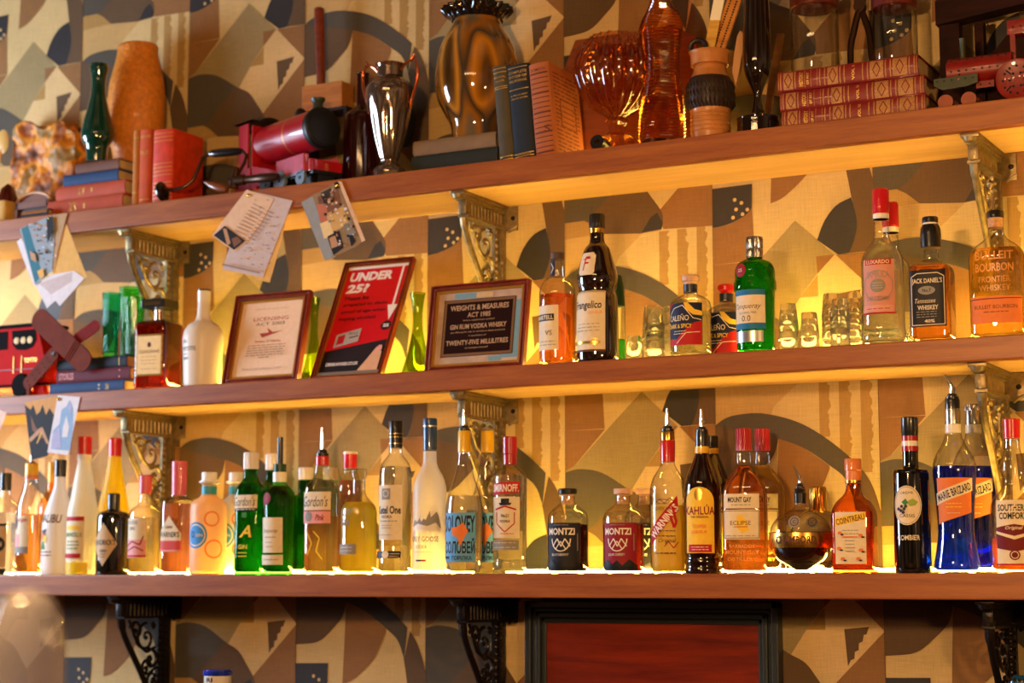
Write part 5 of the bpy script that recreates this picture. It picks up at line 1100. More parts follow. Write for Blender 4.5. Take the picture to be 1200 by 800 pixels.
# ---- three gilt red volumes
LEA=mat('red_leather','7a1512',rough=.38,coat=.25,bump=.3,bscale=400,var=.15,vscale=40); GLT=mat('gilt_panel','b57f42',rough=.45,metal=.5,bump=.5,bscale=900,var=.3,vscale=300)
def deco_vol(vol):
    def d(c,f,L,T):
        def P(pts,mt,o): c.add([f(s*L,T/2+v*T/2,o) for s,v in pts],[list(range(len(pts)))],mt)
        def panel(s0,s1,mt,o):
            N=8
            for i in range(N):
                v0=-.86+1.72*i/N; v1=v0+1.72/N; P([(s0,v0),(s1,v0),(s1,v1),(s0,v1)],mt,o)
        for s in (-.475,-.37,-.19,-.155,-.045,-.015,.115,.15,.275,.31,.44,.475):
            panel(s-.004,s+.004,GLT,.0006)
        for s in (-.49,-.21,-.30,-.255,.49): panel(s-.0018,s+.0018,GLT,.0006)
        for s0,s1 in ((-.455,-.385),(-.135,-.06),(.165,.26),(.325,.425)):
            panel(s0,s1,GLT,.0006); cx=(s0+s1)/2
            for i in range(4):
                A=[(cx,.72),(cx+.026,0),(cx,-.72),(cx-.026,0)]; a=A[i]; b=A[(i+1)%4]; w=.0042
                P([(a[0]-w,a[1]),(a[0]+w,a[1]),(b[0]+w,b[1]),(b[0]-w,b[1])],LEA,.0012)
        put_text(c,'HISTORY',GILT,lambda s,zz:f(s,zz,.0012),-.325*L,T/2,T*.72,.030*L,ang=PI/2,bold=.02)
        put_text(c,'OF ART',GILT,lambda s,zz:f(s,zz,.0012),-.278*L,T/2,T*.6,.018*L,ang=PI/2,bold=.02)
        put_text(c,'VOL '+vol,GILT,lambda s,zz:f(s,zz,.0012),.05*L,T/2,T*.7,.020*L,ang=PI/2,bold=.02)
    return d
YR=-.205
def tb(px0,px1,Y,zz): a=place(px0,Y,zz); b=place(px1,Y,zz); return (a+b)/2,b-a
T3=(Hz(1000,84,YR)-z)/3
T3=.0405
G='three red and gilt volumes stacked on the top shelf'
x,L=tb(916,1085.5,YR,z); flat_book('book','lowest of three red leather volumes with gilt spines',x,YR,z,L,T3,.17,LEA,deco=deco_vol('III'),group=G)
x,L=tb(914,1083.5,YR+.003,z+T3); flat_book('book','middle of three red leather volumes with gilt spines',x,YR+.003,z+T3+.0002,L,T3,.17,LEA,deco=deco_vol('II'),group=G)
x,L=tb(911,1076,YR,z+2*T3); flat_book('book','top one of three red leather volumes with gilt spines, slightly shifted left',x,YR+.001,z+2*T3+.0010,L,.043,.17,LEA,deco=deco_vol('I'),group=G)
# ---- upright books
a=radians(-5.2)
def tbook(px,Y): return place(px,Y,z)
def deco_line(rows,txt=None,tm=None):
    def d(c,f,T,H,D):
        for v in rows:
            n=6
            for i in range(n):
                s0=-T*.46+T*.92*i/n; c.add([f(s0,v*H-.0008,.0005),f(s0+T*.92/n,v*H-.0008,.0005),f(s0+T*.92/n,v*H+.0008,.0005),f(s0,v*H+.0008,.0005)],[(0,1,2,3)],GILT)
        for (st,v,w,h) in (txt or []): put_text(c,st,tm or GILT,lambda s,zz:f(s,zz,.0007),0,v*H,w*T,h*H,bold=.01)
    return d
YU=-.205
def ub(nm_l,pl,pr,ptop,Y,D,cov,deco,lean,page=None,zb=None):
    X0,X1=place(pl,Y,z),place(pr,Y,z); H=(Hz((pl+pr)/2,ptop,Y)-z)
    return upright_book('book',nm_l,(X0+X1)/2,Y,z+abs(sin(lean))*(X1-X0)/2,X1-X0,H,D,cov,lean=lean,deco=deco,page=page)
ub('olive cloth book standing on the top shelf, left of the black nursing book',585.5,602,76,YU,.13,CL_OLV,deco_line((.97,.93,.78,.76,.03,.06),[('MEDICAL',.88,.8,.02),('GUIDE',.84,.6,.02)]),a)
ub('black cloth book with gilt title standing between the olive and the tan books',602.3,627,75,YU,.13,CL_NAVY,deco_line((.97,.74,.04,.07),[('COMPLETE',.92,.86,.028),('SYSTEM OF',.875,.86,.028),('NURSING',.83,.8,.028),('A MILLICENT',.68,.8,.016),('ASHDOWN',.645,.75,.016),('WAVERLEY',.06,.7,.02)]),a)
TANB=cloth('tan','a85f34'); DKL=mat('book_ink','5a2412',rough=.7)
def deco_tan(c,f,T,H,D):
    for i in range(17):
        v=.06+i*.052; n=6; h=.004 if i%4 else .007
        for j in range(n):
            s0=-T*.44+T*.88*j/n; c.add([f(s0,v*H-h*.4,.0005),f(s0+T*.88/n,v*H-h*.4,.0005),f(s0+T*.88/n,v*H+h*.2,.0005),f(s0,v*H+h*.2,.0005)],[(0,1,2,3)],DKL)
    put_text(c,'DOMESTIC',DKL,lambda s,zz:f(s,zz,.0007),0,.93*H,T*.8,.03*H,bold=.02); put_text(c,'S',DKL,lambda s,zz:f(s,zz,.0007),.2*T,.30*H,T*.3,.07*H)
    def side(a0,a1): return lambda y,zz: Vector((T/2+.0004,y,zz))
    g=side(0,0); rr=random.Random(4)
    for i in range(20):
        v=.08+i*.043; u=.1
        while u<.85:
            q=min(rr.uniform(.06,.25),.9-u); 
            if not(.38<v<.62 and .3<u+q/2<.75):
                c.add([g(.006+u*D,v*H),g(.006+(u+q)*D,v*H),g(.006+(u+q)*D,v*H+.0028),g(.006+u*D,v*H+.0028)],[(0,1,2,3)],DKL)
            u+=q+.04
    for (p,q) in (((.28,.36),(.78,.36)),((.78,.36),(.78,.64)),((.78,.64),(.28,.64)),((.28,.64),(.28,.36))):
        A=g(.006+p[0]*D,p[1]*H);B=g(.006+q[0]*D,q[1]*H); c.tube([A,B],.0009,DKL,n=4)
    for k_ in range(4): c.tube([g(.006+.34*D,(.41+.055*k_)*H),g(.006+.72*D,(.41+.055*k_)*H)],.0011,DKL,n=4)
ub('thick tan book with printed cover standing at the right of the upright books',628,651,73,YU,.150,TANB,deco_tan,a)
x,L=tb(482,583,YU+.012,z); flat_book('book','dark green cloth book lying under the grey-brown one',x,YU+.012,z,L,.046,.14,CL_DGRN)
x,L=tb(484,581,YU+.016,z+.0462); flat_book('book','grey-brown cloth book lying on the dark green one',x,YU+.016,z+.0464,L,.036,.14,CL_GBRN)
# ---- ceramic and glass
def stripes(name):
    m,nt,b=nodes(name); tc=nt.nodes.new('ShaderNodeTexCoord'); mp=nt.nodes.new('ShaderNodeMapping'); mp.inputs['Scale'].default_value=(7,7,.45); mp.inputs['Rotation'].default_value=(.15,.25,0)
    n=nt.nodes.new('ShaderNodeTexNoise'); n.inputs['Scale'].default_value=1.5; n.inputs['Detail'].default_value=1; n.inputs['Distortion'].default_value=0
    r=nt.nodes.new('ShaderNodeValToRGB'); e=r.color_ramp.elements; e[0].position=.34; e[0].color=lin('1c130c'); e[1].position=.66; e[1].color=lin('5d5546')
    for p,c in ((.41,'5a3a14'),(.47,'b8791f'),(.52,'3a3226'),(.58,'8f5b18')): q=e.new(p); q.color=lin(c)
    nt.links.new(tc.outputs['Object'],mp.inputs[0]); nt.links.new(mp.outputs[0],n.inputs['Vector']); nt.links.new(n.outputs['Fac'],r.inputs[0]); nt.links.new(r.outputs[0],b.inputs['Base Color']); b.inputs['Roughness'].default_value=.08; b.inputs['Coat Weight'].default_value=.8; return m
MARB=stripes('marbled_glass')
t,Q,k=lathe_thing('vase','large marbled brown glass vase with dark frilled rim standing on two lying books','vase',559,-.115,[(29,150),(31,148),(37,136),(46,118),(49.5,100),(48.5,80),(43,55),(33,36),(29,28),(30,22),(36,16)],MARB,zb=z+.0830,open_=False)
nk(t); zt=Q[-1][1]; r0=Q[-1][0]; b=MB(); fs=lambda a,zz:((1+(.07*cos(22*a) if zz>zt-.012 else 0))*cos(a),(1+(.07*cos(22*a) if zz>zt-.012 else 0))*sin(a))
b.lathe([(r0*.84,zt-.020),(r0*.92,zt-.012),(r0*1.0,zt-.006),(r0*1.12,zt+.006),(r0*1.10,zt+.012),(r0*.9,zt+.006),(r0*.78,zt-.02)],mat('black_glass_rim','14100e',rough=.08,coat=.8),seg=132,sec=fs,capb=False,capt=False); b.build('frilled_rim',t)
LUST=mat('lustre_glaze','a08d82',rough=.10,metal=.9,coat=.3); COPR=mat('copper_glaze','c0653a',rough=.16,metal=.8,coat=.3)
def lob(n,amp,z0,z1):
    def s(a,zz):
        w=max(0,min(1,(zz-z0)/.02))*max(0,min(1,(z1-zz)/.02)); q=1-amp*w*(1-abs(cos(n*a/2))); return cos(a)*q,sin(a)*q
    return s
t,Q,k=lathe_thing('trophy_vase','dark lustre two-handled vase with copper handles standing at the shelf edge','vase',456,-.19,[(18.5,203),(18.5,199),(13,194),(9.5,190),(12.5,183),(19,160),(25,130),(28.5,112),(27,102),(20,95),(13.5,90),(13,86),(17,76)],LUST,seg=96,sec=lob(8,.10,.02,.17),smooth=4)
nk(t); H=Q[-3][1]; b=MB()
for sg in (-1,1):
    pts=[(13.5,90-78),(20,90-80)]; 
    P=[(15,84),(23,76),(33,74),(37.5,84),(37,98),(31,116),(27,124)]
    P=S2([(x*sg,y) for x,y in P],5); pp=[]
    for x,y in P: pp.append((x*k,0,at(456,y,-.19).z-z))
    b.tube(pp,[.0038]*len(pp),COPR,n=8)
    b.tube([pp[8],(pp[10][0]+sg*.002,0,pp[8][2]+.012)],[.004,.0022],COPR,n=8); b.tube([pp[-4],(pp[-1][0]+sg*.004,0,pp[-1][2]-.014)],[.004,.002],COPR,n=8)
b.build('handle',t)
b=MB(); b.lathe([(Q[-3][0]*1.0,H-.002),(Q[-3][0]*1.05,H),(Q[-3][0]*.98,H+.001)],COPR,seg=48,capb=False,capt=False); b.build('rim',t)
MARO=mat('maroon_glass','2a0807',rough=.1,coat=.6)
t,Q,k=lathe_thing('maroon_bottle','dark maroon bottle hidden behind the two-handled lustre vase','bottle',424,-.085,[(21,212),(22,195),(22,145),(19,134),(9,126),(7.5,118),(7.5,90),(8.5,87)],MARO,smooth=3); nk(t)
AMBG=glass('amber_pressed_glass',(1,.70,.28),(.50,.13,.02),ior=2.2,rough=.08)
def flut(n,amp): return lambda a,zz:((1-amp*(1-abs(cos(n*a/2))))*cos(a),(1-amp*(1-abs(cos(n*a/2))))*sin(a))
t,Q,k=lathe_thing('goblet','amber pressed-glass goblet with ribbed bowl and short stem','goblet',723,-.118,[(21,168),(20,164),(11,158),(9.5,150),(13,143),(11,138),(18,133),(32,124),(45,106),(51,86),(50,72),(44,58),(35,48),(30,44)],AMBG,seg=160,sec=flut(18,.10),part='bowl_and_stem'); nk(t)
b=MB()
for j in range(18):
    an=2*PI*j/18
    for q in Q[26:52:2]: b.lathe([(.0004,-.0035),(.0032,0),(.0004,.0035)],AMBG,seg=6,c=(q[0]*cos(an)*.99,q[0]*sin(an)*.99,q[1]))
b.build('beading',t)
def sq(n): return supsec(n,1)
AMB2=glass('amber_ribbed_glass',(.98,.60,.22),(.45,.12,.02),ior=2.2,rough=.08)
t=None
def ribbed():
    px,Y=776,-.190; prof=[(24,166),(25,163),(24.5,120),(21,100),(19.5,80),(20.5,58),(23,40),(24,32),(20,20),(14,8),(11,-4),(9,-20),(9,-40)]
    X=place(px,Y,z); k=kk(px,90,Y); P=[(hw*k,max(0,at(px,py,Y).z-z)) for hw,py in prof]; P[0]=(P[0][0],0); P=cat_smooth(P,5); Q=[]
    zz=0; 
    def Rr(zq):
        for i in range(len(P)-1):
            if P[i][1]<=zq<=P[i+1][1]: return P[i][0]+(P[i+1][0]-P[i][0])*(zq-P[i][1])/max(P[i+1][1]-P[i][1],1e-6)
        return P[-1][0]
    while zz<P[-1][1]:
        Q+= [(Rr(zz)*.94,zz),(Rr(zz+.003)*1.03,zz+.0034),(Rr(zz+.004)*.94,zz+.0068)]; zz+=.0072
    t=thing('ribbed_bottle','tall square amber bottle with fine horizontal ribs and waisted sides','bottle',(X,Y,z),.62); b=MB(); b.lathe(Q,AMB2,seg=48,sec=sq(4.5)); b.build('glass_body',t,sharp=20)
    c=MB(); c.lathe([(P[0][0]*.97,.0),(P[0][0]*.97,.007),(P[0][0]*.5,.008)],mat('black_base','0d0a08',rough=.2),seg=48,sec=sq(4.5)); c.build('dark_base',t)
ribbed()
# studio pottery pot with tools
STO=mat('stoneware_tan','b5743a',rough=.35,coat=.4,var=.2,vscale=30); STD=mat('stoneware_dark','2c1c14',rough=.5,var=.3,vscale=80)
t,Q,k=lathe_thing('pottery_vase','tan and dark brown studio pottery pot holding sticks, left of the dark tall vase','vase',833,-.180,[(22,158),(23,156),(23.5,146),(23.5,132),(27,124),(27.5,110),(26,98),(21,88),(19.5,84),(19,80),(17,76),(17.5,74),(22,66),(24.5,61.5)],STO,smooth=4,part='clay_body'); nk(t)
b=MB(); 
for (ra,rb,n) in ((98,108,22),(108,118,22),(118,130,22)):
    za,zb_=at(833,ra,-.18).z-z,at(833,rb,-.18).z-z
    for j in range(34):
        an=2*PI*j/34+ra; rr_=lambda zq:[q for q in Q if q[1]>=zq][0][0]
        b.tube([(rr_(za)*cos(an)*1.0,rr_(za)*sin(an),za),(rr_((za+zb_)/2)*cos(an)*1.035,rr_((za+zb_)/2)*sin(an)*1.035,(za+zb_)/2),(rr_(zb_)*cos(an+.08),rr_(zb_)*sin(an+.08),zb_)],[.0012,.0026,.0012],STD,n=5)
za,zb_=at(833,91,-.18).z-z,at(833,131,-.18).z-z; b.lathe([(q[0]+.0006,q[1]) for q in Q[:-2] if zb_<q[1]<za],STD,seg=48,capb=False,capt=False); b.build('carved_band',t)
b=MB()
for r in (156,151,146,141,136): zz=at(833,r,-.18).z-z; q=[p for p in Q if p[1]>=zz][0]; b.lathe([(q[0],zz-.002),(q[0]+.0012,zz),(q[0],zz+.002)],STO,seg=48,capb=False,capt=False)
b.build('turned_ridges',t)
def stick(name,label,p0,p1,Y0,Y1,w,d,m,cat='tool',holes=0,deco=None):
    A=at(p0[0],p0[1],Y0);B=at(p1[0],p1[1],Y1); dr=B-A; L=dr.length; t=thing(name,label,cat,tuple(A)); 
    zz_=dr.normalized(); xx=Vector((1,0,0)); xx=(xx-zz_*xx.dot(zz_)).normalized(); yy=zz_.cross(xx); t.rotation_euler=Matrix((xx,yy,zz_)).transposed().to_euler(); b=MB(); b.box((0,0,L/2),(w,d,L),m,bev=.0008)
    if holes:
        for i in range(holes):
            for s in (-1,1): b.box((s*w*.22,-d/2-.0002,L*.1+L*.85*i/holes),(w*.12,.0006,w*.12),STD)
    b.build('blade',t); return t
t=stick('folding_rule','wooden folding rule with tiny markings leaning out of the pottery pot',(838,66),(866,-14),-.178,-.150,.034,.006,wood('rule_wood','a5652a','c98a42',rough=.5),holes=22)
t=stick('spatula_handle','pale stick with a bright white end leaning out of the pottery pot',(830,64),(838,24),-.190,-.178,.024,.004,wood('pale_stick','b98b3a','d9ae55',rough=.5)); 
A=at(838,24,-.178)-at(830,64,-.190); b=MB(); b.box((0,-.000,A.length+.026),(.025,.0045,.052),mat('white_plastic','f0ece0',rough=.3),bev=.001); o=b.build('white_end',t)
b=MB(); b.tube([(.018*cos(i*PI/10),0,.018*sin(i*PI/10)*.85) for i in range(20)],.0055,mat('black_handle','1a1110',rough=.4),closed=True,n=8); b.tube([(.012,0,-.012),(.03,.004,-.045)],.004,mat('black_handle','1a1110',rough=.4),n=8)
p=at(818,55,-.197); o=b.build('scissors',None,tuple(p)); tag(o,'black scissor handle ring sticking out at the left of the pottery pot','scissors')
# tall dark waisted vase
DKG=mat('dark_glaze','1a0f0b',rough=.07,coat=.8,spec=.7)
t,Q,k=lathe_thing('dark_vase','tall near-black glazed vase with narrow waist on a round foot plate','vase',889,-.16,[(25,150),(25,142),(24.5,139),(12,136),(7,128),(5,112),(9,100),(15,86),(17,70),(16.5,40),(15,10),(14,-30)],DKG,smooth=5,part='glazed_body'); nk(t)
b=MB(); b.lathe([(.040*1.08,.0),(.045,.003),(.045,.010),(.038,.014)],mat('foot_plate','2e221a',rough=.35,coat=.4),seg=40); b.build('foot_plate',t)
b=MB(); P=[(-28,92),(-31,80),(-28,60),(-24,40),(-20,33),(-16,38),(-18,62),(-22,80),(-26,96)]; P2=[(x*k,at(889,y,-.16).z-z) for x,y in P]; b.prism(P2,-.004,.004,mat('tan_paddle_highlight','b98a5a',rough=.3,coat=.5)); o=b.build('wooden_paddle',t) if False else b.build('handle',t); o['label']='tan leaf-shaped side handle'  # tan paddle shape, no handle; its colour paints in a glossy highlight
t=stick('wooden_stick','pale wooden stick leaning behind the dark tall vase',(893,rowof(893,-.10,ZU+.003)),(915,40),-.10,-.05,.016,.008,wood('stick_wood','8a5a26','b07a38',rough=.5))
# glass jars behind red volumes
LID=mat('jar_lid','5e1f12',rough=.4,var=.4,vscale=60); JG=glass('jar_glass',(.98,.98,.97),(.42,.40,.34),ior=1.7)
def jar(px,Y,hw,rtop,label):
    zj=z+.1245; X=place(px,Y,zj); k=kk(px,40,Y); zt=at(px,rtop,Y).z-zj; r=hw*k; t=thing('storage_jar',label,'jar',(X,Y,zj),0,'lidded glass jars on the red volumes'); b=MB(); Q=[(r*.93,0),(r,.006),(r,zt-.02),(r*.97,zt-.008),(r*.92,zt)]
    b.lathe(Q+[(r*.90,zt),(r*.95,zt-.01),(r*.975,zt-.02),(r*.975,.010)],JG,seg=48); b.build('glass_body',t); c=MB(); c.lathe([(r*.95,zt-.004),(r*1.02,zt-.002),(r*1.03,zt+.03),(r*1.0,zt+.04),(r*.3,zt+.042)],LID,seg=64,sec=flut(40,.03)); c.build('lid',t)
jar(956,-.095,28,9,'lidded clear glass jar standing on the left half of the red volumes'); jar(1050,-.095,26,9,'lidded clear glass jar standing on the right half of the red volumes')
def pliers():
    Y=-.105; A=at(1008,10,Y); zj=z+.1245; t=thing('pliers','old dark pliers standing handles-down on the red volumes between two jars','pliers',(A.x,Y,zj)); k=kk(1010,20,Y); IR=mat('pliers_steel','3a2418',rough=.3,metal=.7)
    Hh=at(1008,10,Y).z-zj
    for sg in (-1,1):
        b=MB(); pts=S2([(0,Hh),(sg*4*k,Hh-.02),(sg*(9 if sg>0 else 8)*k,Hh-.05),(sg*(11 if sg>0 else 12)*k,Hh-.08),(sg*13*k,.006)],5); b.tube([(x,sg*.002,zz) for x,zz in pts],[.006,.0065,.007]+[.0075]*(len(pts)-6)+[.007,.006,.005],IR,n=8); b.build('handle',t)
    b=MB(); b.lathe([(.0005,-.008),(.013,-.008),(.013,.008),(.0005,.008)],IR,seg=20,c=(0,0,Hh+.004),rot=Matrix.Rotation(PI/2,3,'X')); b.prism([(-.013,Hh),(.013,Hh),(.010,Hh+.04),(-.010,Hh+.04)],-.006,.006,IR); b.build('jaw',t)
pliers()
# ---- left: green vase, orange vase
GV=mat('green_glaze','06382c',rough=.08,coat=.9,spec=.7)
OV=mat('orange_textured_glaze','d07a1c',rough=.5,coat=.12,bump=1.0,bscale=130,var=.25,vscale=90)
t,Q,k=lathe_thing('vase','large orange rough-textured vase at the back of the top shelf','vase',158,-.080,[(26,185),(28,180),(29.5,174),(34.5,150),(35.5,125),(34,100),(29,80),(25.5,65),(25,57),(23,54)],OV,zb=z+.1395,sec=supsec(2,.84),smooth=4); nk(t)
# book stack (4)
YS=-.200
Gs='leaning pile of four old books at the left of the top shelf'
def st(lbl,pl,pr,zb,T,cov,tx=None,dY=0,D=.14,**k):
    x,L=tb(pl,pr,YS+dY,zb); flat_book('book',lbl,x,YS+dY,zb,L,T,D,cov,text=tx,group=Gs,**k)
PINKR=cloth('faded_red','b04a2c')
st('lowest faded red book of the four-book pile',55,143,z,.044,PINKR,[('N W',-.15,.10,.55),('I',.0,.02,.3)])
st('second lowest faded red book of the four-book pile',65,146,z+.0443,.036,PINKR,[('N W',-.12,.10,.55),('I',.03,.02,.3)],dY=.002)
st('blue book third up in the four-book pile',74,138,z+.0806,.030,CL_BLUE,dY=.004)
st('brown book on top of the four-book pile under the green vase',88,139,z+.1109,.028,CL_BRN,dY=.006)
zs=z+.1392
t,Q,k=lathe_thing('vase','slender glossy dark green vase standing on the pile of four books','vase',113,-.182,[(12,178),(13,174),(17.5,166),(18.8,157),(17,145),(13,130),(9.5,115),(8.2,102),(8.6,92),(10.8,82),(10,76)],GV,zb=zs,smooth=4); nk(t)
ub('slim tan-spined book standing right of the four-book pile',153.5,160.5,153,-.195,.12,CL_OR,deco_line((.9,.2)),0)
ub('slim orange book standing left of the red gilt-lined book',161.2,174.5,152,-.195,.12,CL_RUST,deco_line((.92,.90,.1),[('TALES',.7,.7,.05)]),0)
RB=mat('red_leatherette','cc3408',rough=.45,coat=.15,var=.2,vscale=60)
ub('red book with gilt lattice spine standing beside the black hand drill',177,201,152,-.195,.12,RB,deco_line((.95,.9,.85,.55,.5,.45,.4,.3,.25,.2,.15,.1,.05)),0)
# ---- hand brace
def brace():
    Y=-.222; A=at(190,221,Y); t=thing('hand_brace','old carpenter brace drill with black wooden knob lying at the shelf edge','tool',(A.x,Y,z))
    def q(x,y,dy=0): p=at(x,y,Y+dy); return (p.x-A.x,dy,max(p.z-z,.004))
    BW=mat('ebonised_wood','120d0c',rough=.25,coat=.6); ST=mat('worn_steel','4a3020',rough=.35,metal=.7); WD=mat('worn_wood','7a4322',rough=.35,coat=.4)
    b=MB(); b.lathe([(.002,-.008),(.017,-.007),(.025,-.002),(.026,.003),(.018,.008),(.006,.010)],BW,seg=32,c=(0,0,.027),rot=Matrix.Rotation(radians(80),3,'Y')); b.build('knob',t)
    b=MB(); P=[q(194,222),q(205,222),q(216,219),q(226,211,.01),q(233,196,.02),q(238,184,.03),q(246,180,.03)]; b.tube(P,.0045,ST,n=10); b.build('crank_arm',t); b=MB(); P=[q(284,177,.03),q(289,182,.03),q(286,192,.02),q(279,204,.01),q(276,212)]; b.tube(P,.0045,ST,n=10); b.build('crank_arm',t)
    b=MB(); A_,B_=Vector(q(246,180,.03)),Vector(q(284,177,.03)); n=8; b.tube([A_+(B_-A_)*(i/n) for i in range(n+1)],[.006,.0095,.0105,.011,.011,.011,.0105,.0095,.006],BW,n=14); b.build('grip',t)
    b=MB(); A_,B_=Vector(q(270,212)),Vector(q(326,207)); b.tube([A_+(B_-A_)*f for f in (0,.1,.12,.3,.32,.6,.62,.9,1)],[.010,.010,.013,.013,.010,.0105,.012,.011,.008],ST,n=16); b.tube([q(277,196),q(273,220)],[.007,.013],ST,n=10); b.build('chuck',t)
    b=MB(); b.tube([q(240,213),q(248,217),q(258,220),q(266,222)],[.003,.009,.012,.007],WD,n=12); b.build('wooden_bead',t)
brace()
# ---- red toy steam engine
def train():
    Y=-.185; c=at(377,150,Y); ang=radians(-22.7)
    t=thing('toy_locomotive','large red toy steam locomotive with black smokebox front and pink side panel','toy',(c.x,c.y,z),ang)
    R=.049; zc=c.z-z; RD=mat('engine_red_paint','a5101c',rough=.34,coat=.5,var=.15,vscale=30); BL=mat('engine_black','0d0a0a',rough=.45); PK=mat('engine_panel_highlight','b8465a',rough=.35,coat=.5,var=.15,vscale=40); GY=mat('engine_grey_blue','5c6b7a',rough=.4,coat=.3); RX=Matrix.Rotation(-PI/2,3,'Y'); BR_=mat('engine_brass_line','c9884a',rough=.4,metal=.5)  # side panel's pink puts the highlights on its red into the colour
    L=.235
    b=MB(); b.lathe([(R,.004),(R,L)],RD,seg=48,rot=RX,c=(0,0,zc)); b.build('boiler',t)
    b=MB(); b.lathe([(R*.97,-.010),(R*1.04,-.006),(R*1.04,.006),(R,.012)],BL,seg=48,rot=RX,c=(0,0,zc)); b.lathe([(.001,-.014),(R*.85,-.012),(R*.9,-.008)],BL,seg=40,rot=RX,c=(0,0,zc)); b.build('smokebox_door',t)
    b=MB(); b.lathe([(R*1.012,.10),(R*1.012,.103)],BR_,seg=48,rot=RX,c=(0,0,zc),capb=False,capt=False); b.build('boiler_band',t)
    b=MB(); b.lathe([(.016,0),(.013,.008),(.012,.020),(.017,.026),(.018,.032),(.012,.032)],mat('chimney_green_grey','2f342c',rough=.4),seg=24,c=(-.018,0,zc+R-.004)); b.build('chimney',t)
    b=MB(); b.lathe([(.014,0),(.014,.012),(.009,.020),(.001,.023)],BL,seg=24,c=(-.095,0,zc+R-.004)); b.build('steam_dome',t)
    # cab
    b=MB()
    for s in (-1,1): b.prism([(-L-.075,.02),(-L-.005,.02),(-L-.005,.082),(-L-.018,.082),(-L-.018,zc+.052),(-L-.062,zc+.052),(-L-.062,.085),(-L-.075,.085)],s*.052-.002,s*.052+.002,RD)
    b.box((-L-.004,0,zc-.01),(.004,.100,.11),RD); b.prism([(-L+.0,.03),(-.12,.03),(-.12,.055),(-L,.085)],-.052,-.046,RD); b.build('cab',t)
    b=MB(); b.lathe([(.066,-.045),(.066,.045)],BL,seg=40,rot=RX,c=(-L-.04,0,zc+.005),sec=lambda a,zz:(max(cos(a),.80) if True else 0,sin(a)*.86)) ; b.build('cab_roof',t)
    # side tank, frame, buffer beam
    b=MB(); b.box((-.062,-.043,.055),(.125,.016,.046),PK,bev=.003); b.box((-.062,.043,.055),(.125,.016,.046),PK,bev=.003); b.build('side_panel',t)
    b=MB(); b.box((-.14,0,.030),(.34,.085,.010),BL,bev=.002); b.box((-.06,-.050,.031),(.135,.006,.006),GY,bev=.001); b.build('running_board',t)
    b=MB(); b.box((.018,0,.047),(.010,.092,.030),RD,bev=.002); put_text(b,'8',BR_,lambda s,zz:Vector((.0236,s,zz)),0,.045,.010,.018); b.build('buffer_beam',t)
    b=MB(); b.box((-.02,0,.016),(.09,.05,.03),BL); b.build('bogie',t)
    for x,r,m in ((-.012,.019,GY),(-.105,.026,GY),(-.17,.026,BL),(-.235,.024,RD)):
        for s in (-1,1):
            b=MB(); b.lathe([(.002,-.004),(r*.8,-.003),(r,-.004),(r,.004),(.002,.004)],m,seg=32,rot=Matrix.Rotation(PI/2,3,'X'),c=(x,s*.049,r)); b.lathe([(.001,-.002),(.004,-.001),(.004,.002)],BL,seg=12,rot=Matrix.Rotation(PI/2,3,'X'),c=(x,s*.049-.004,r)); b.build('wheel',t)
train()
# mallet on a dark stand
def mallet():
    Y=-.044; zz=at(384,131,Y).z
    X=place(384,Y,zz); s=thing('wooden_stand','low dark wooden stand behind the locomotive carrying the mallet','stand',(X+.012,Y,z)); h=zz-z; DW=mat('stand_dark_wood','1c0f0a',rough=.5)
    b=MB(); b.box((0,0,h-.004),(.13,.064,.008),DW,bev=.001); b.build('top_board',s)
    for sx in (-1,1): b=MB(); b.box((sx*.058,0,(h-.008)/2),(.008,.056,h-.0082),DW); b.build('leg',s)
    t=thing('mallet','wooden mallet standing on its head with the dark handle upright','mallet',(X,Y,zz+.0005)); k=kk(384,110,Y); HW=wood('mallet_head','9a5a22','b87432',rough=.5,scale=9); HD=wood('mallet_handle','5a1f10','7a3018',rough=.4,scale=9)
    b=MB(); b.box((0,0,15.5*k),(56*k,.055,31*k),HW,bev=.003); b.build('head',t)
    b=MB(); ht=at(370,10,Y).z-zz; b.tube([(-10*k,0,31*k),(-10*k,0,45*k),(-12.5*k,0,ht*.7),(-14*k,0,ht-.004),(-14*k,0,ht)],[.011,.012,.0125,.013,.009],HD,n=14); b.build('handle',t)
mallet()
# reddish crate panel leaning on the wall behind the goblet
b=MB(); P=[(652,110),(676,48),(742,38),(790,30),(816,44),(826,110),(820,160),(660,160)]
Y=-.0082-.001; C=[at(x,y,Y) for x,y in P]; C=[Vector((p.x,Y,z if i>5 else p.z)) for i,p in enumerate(C)]; c0=Vector((at(740,160,Y).x,Y,z)); b.prism([(p.x-c0.x,p.z-c0.z) for p in C],-.008,.008,wood('red_oxide_wood','6e3014','87431c',rough=.5,scale=6)); o=b.build('painted_board',None,tuple(c0)); tag(o,'red-brown shaped board leaning on the wall behind the amber goblet','board')
# dark roll beside the stem
b=MB(); b.lathe([(.006,-.02),(.0165,-.02),(.0165,.02),(.006,.02),(.006,-.02)],mat('black_tape','120c0a',rough=.4),seg=28,rot=Matrix.Rotation(radians(80),3,'X'),c=(0,0,.0175),capb=False,capt=False); o=b.build('tape_roll',None,(place(704,-.195,z),-.195,z)); tag(o,'small black roll lying by the stem of the amber goblet','roll')
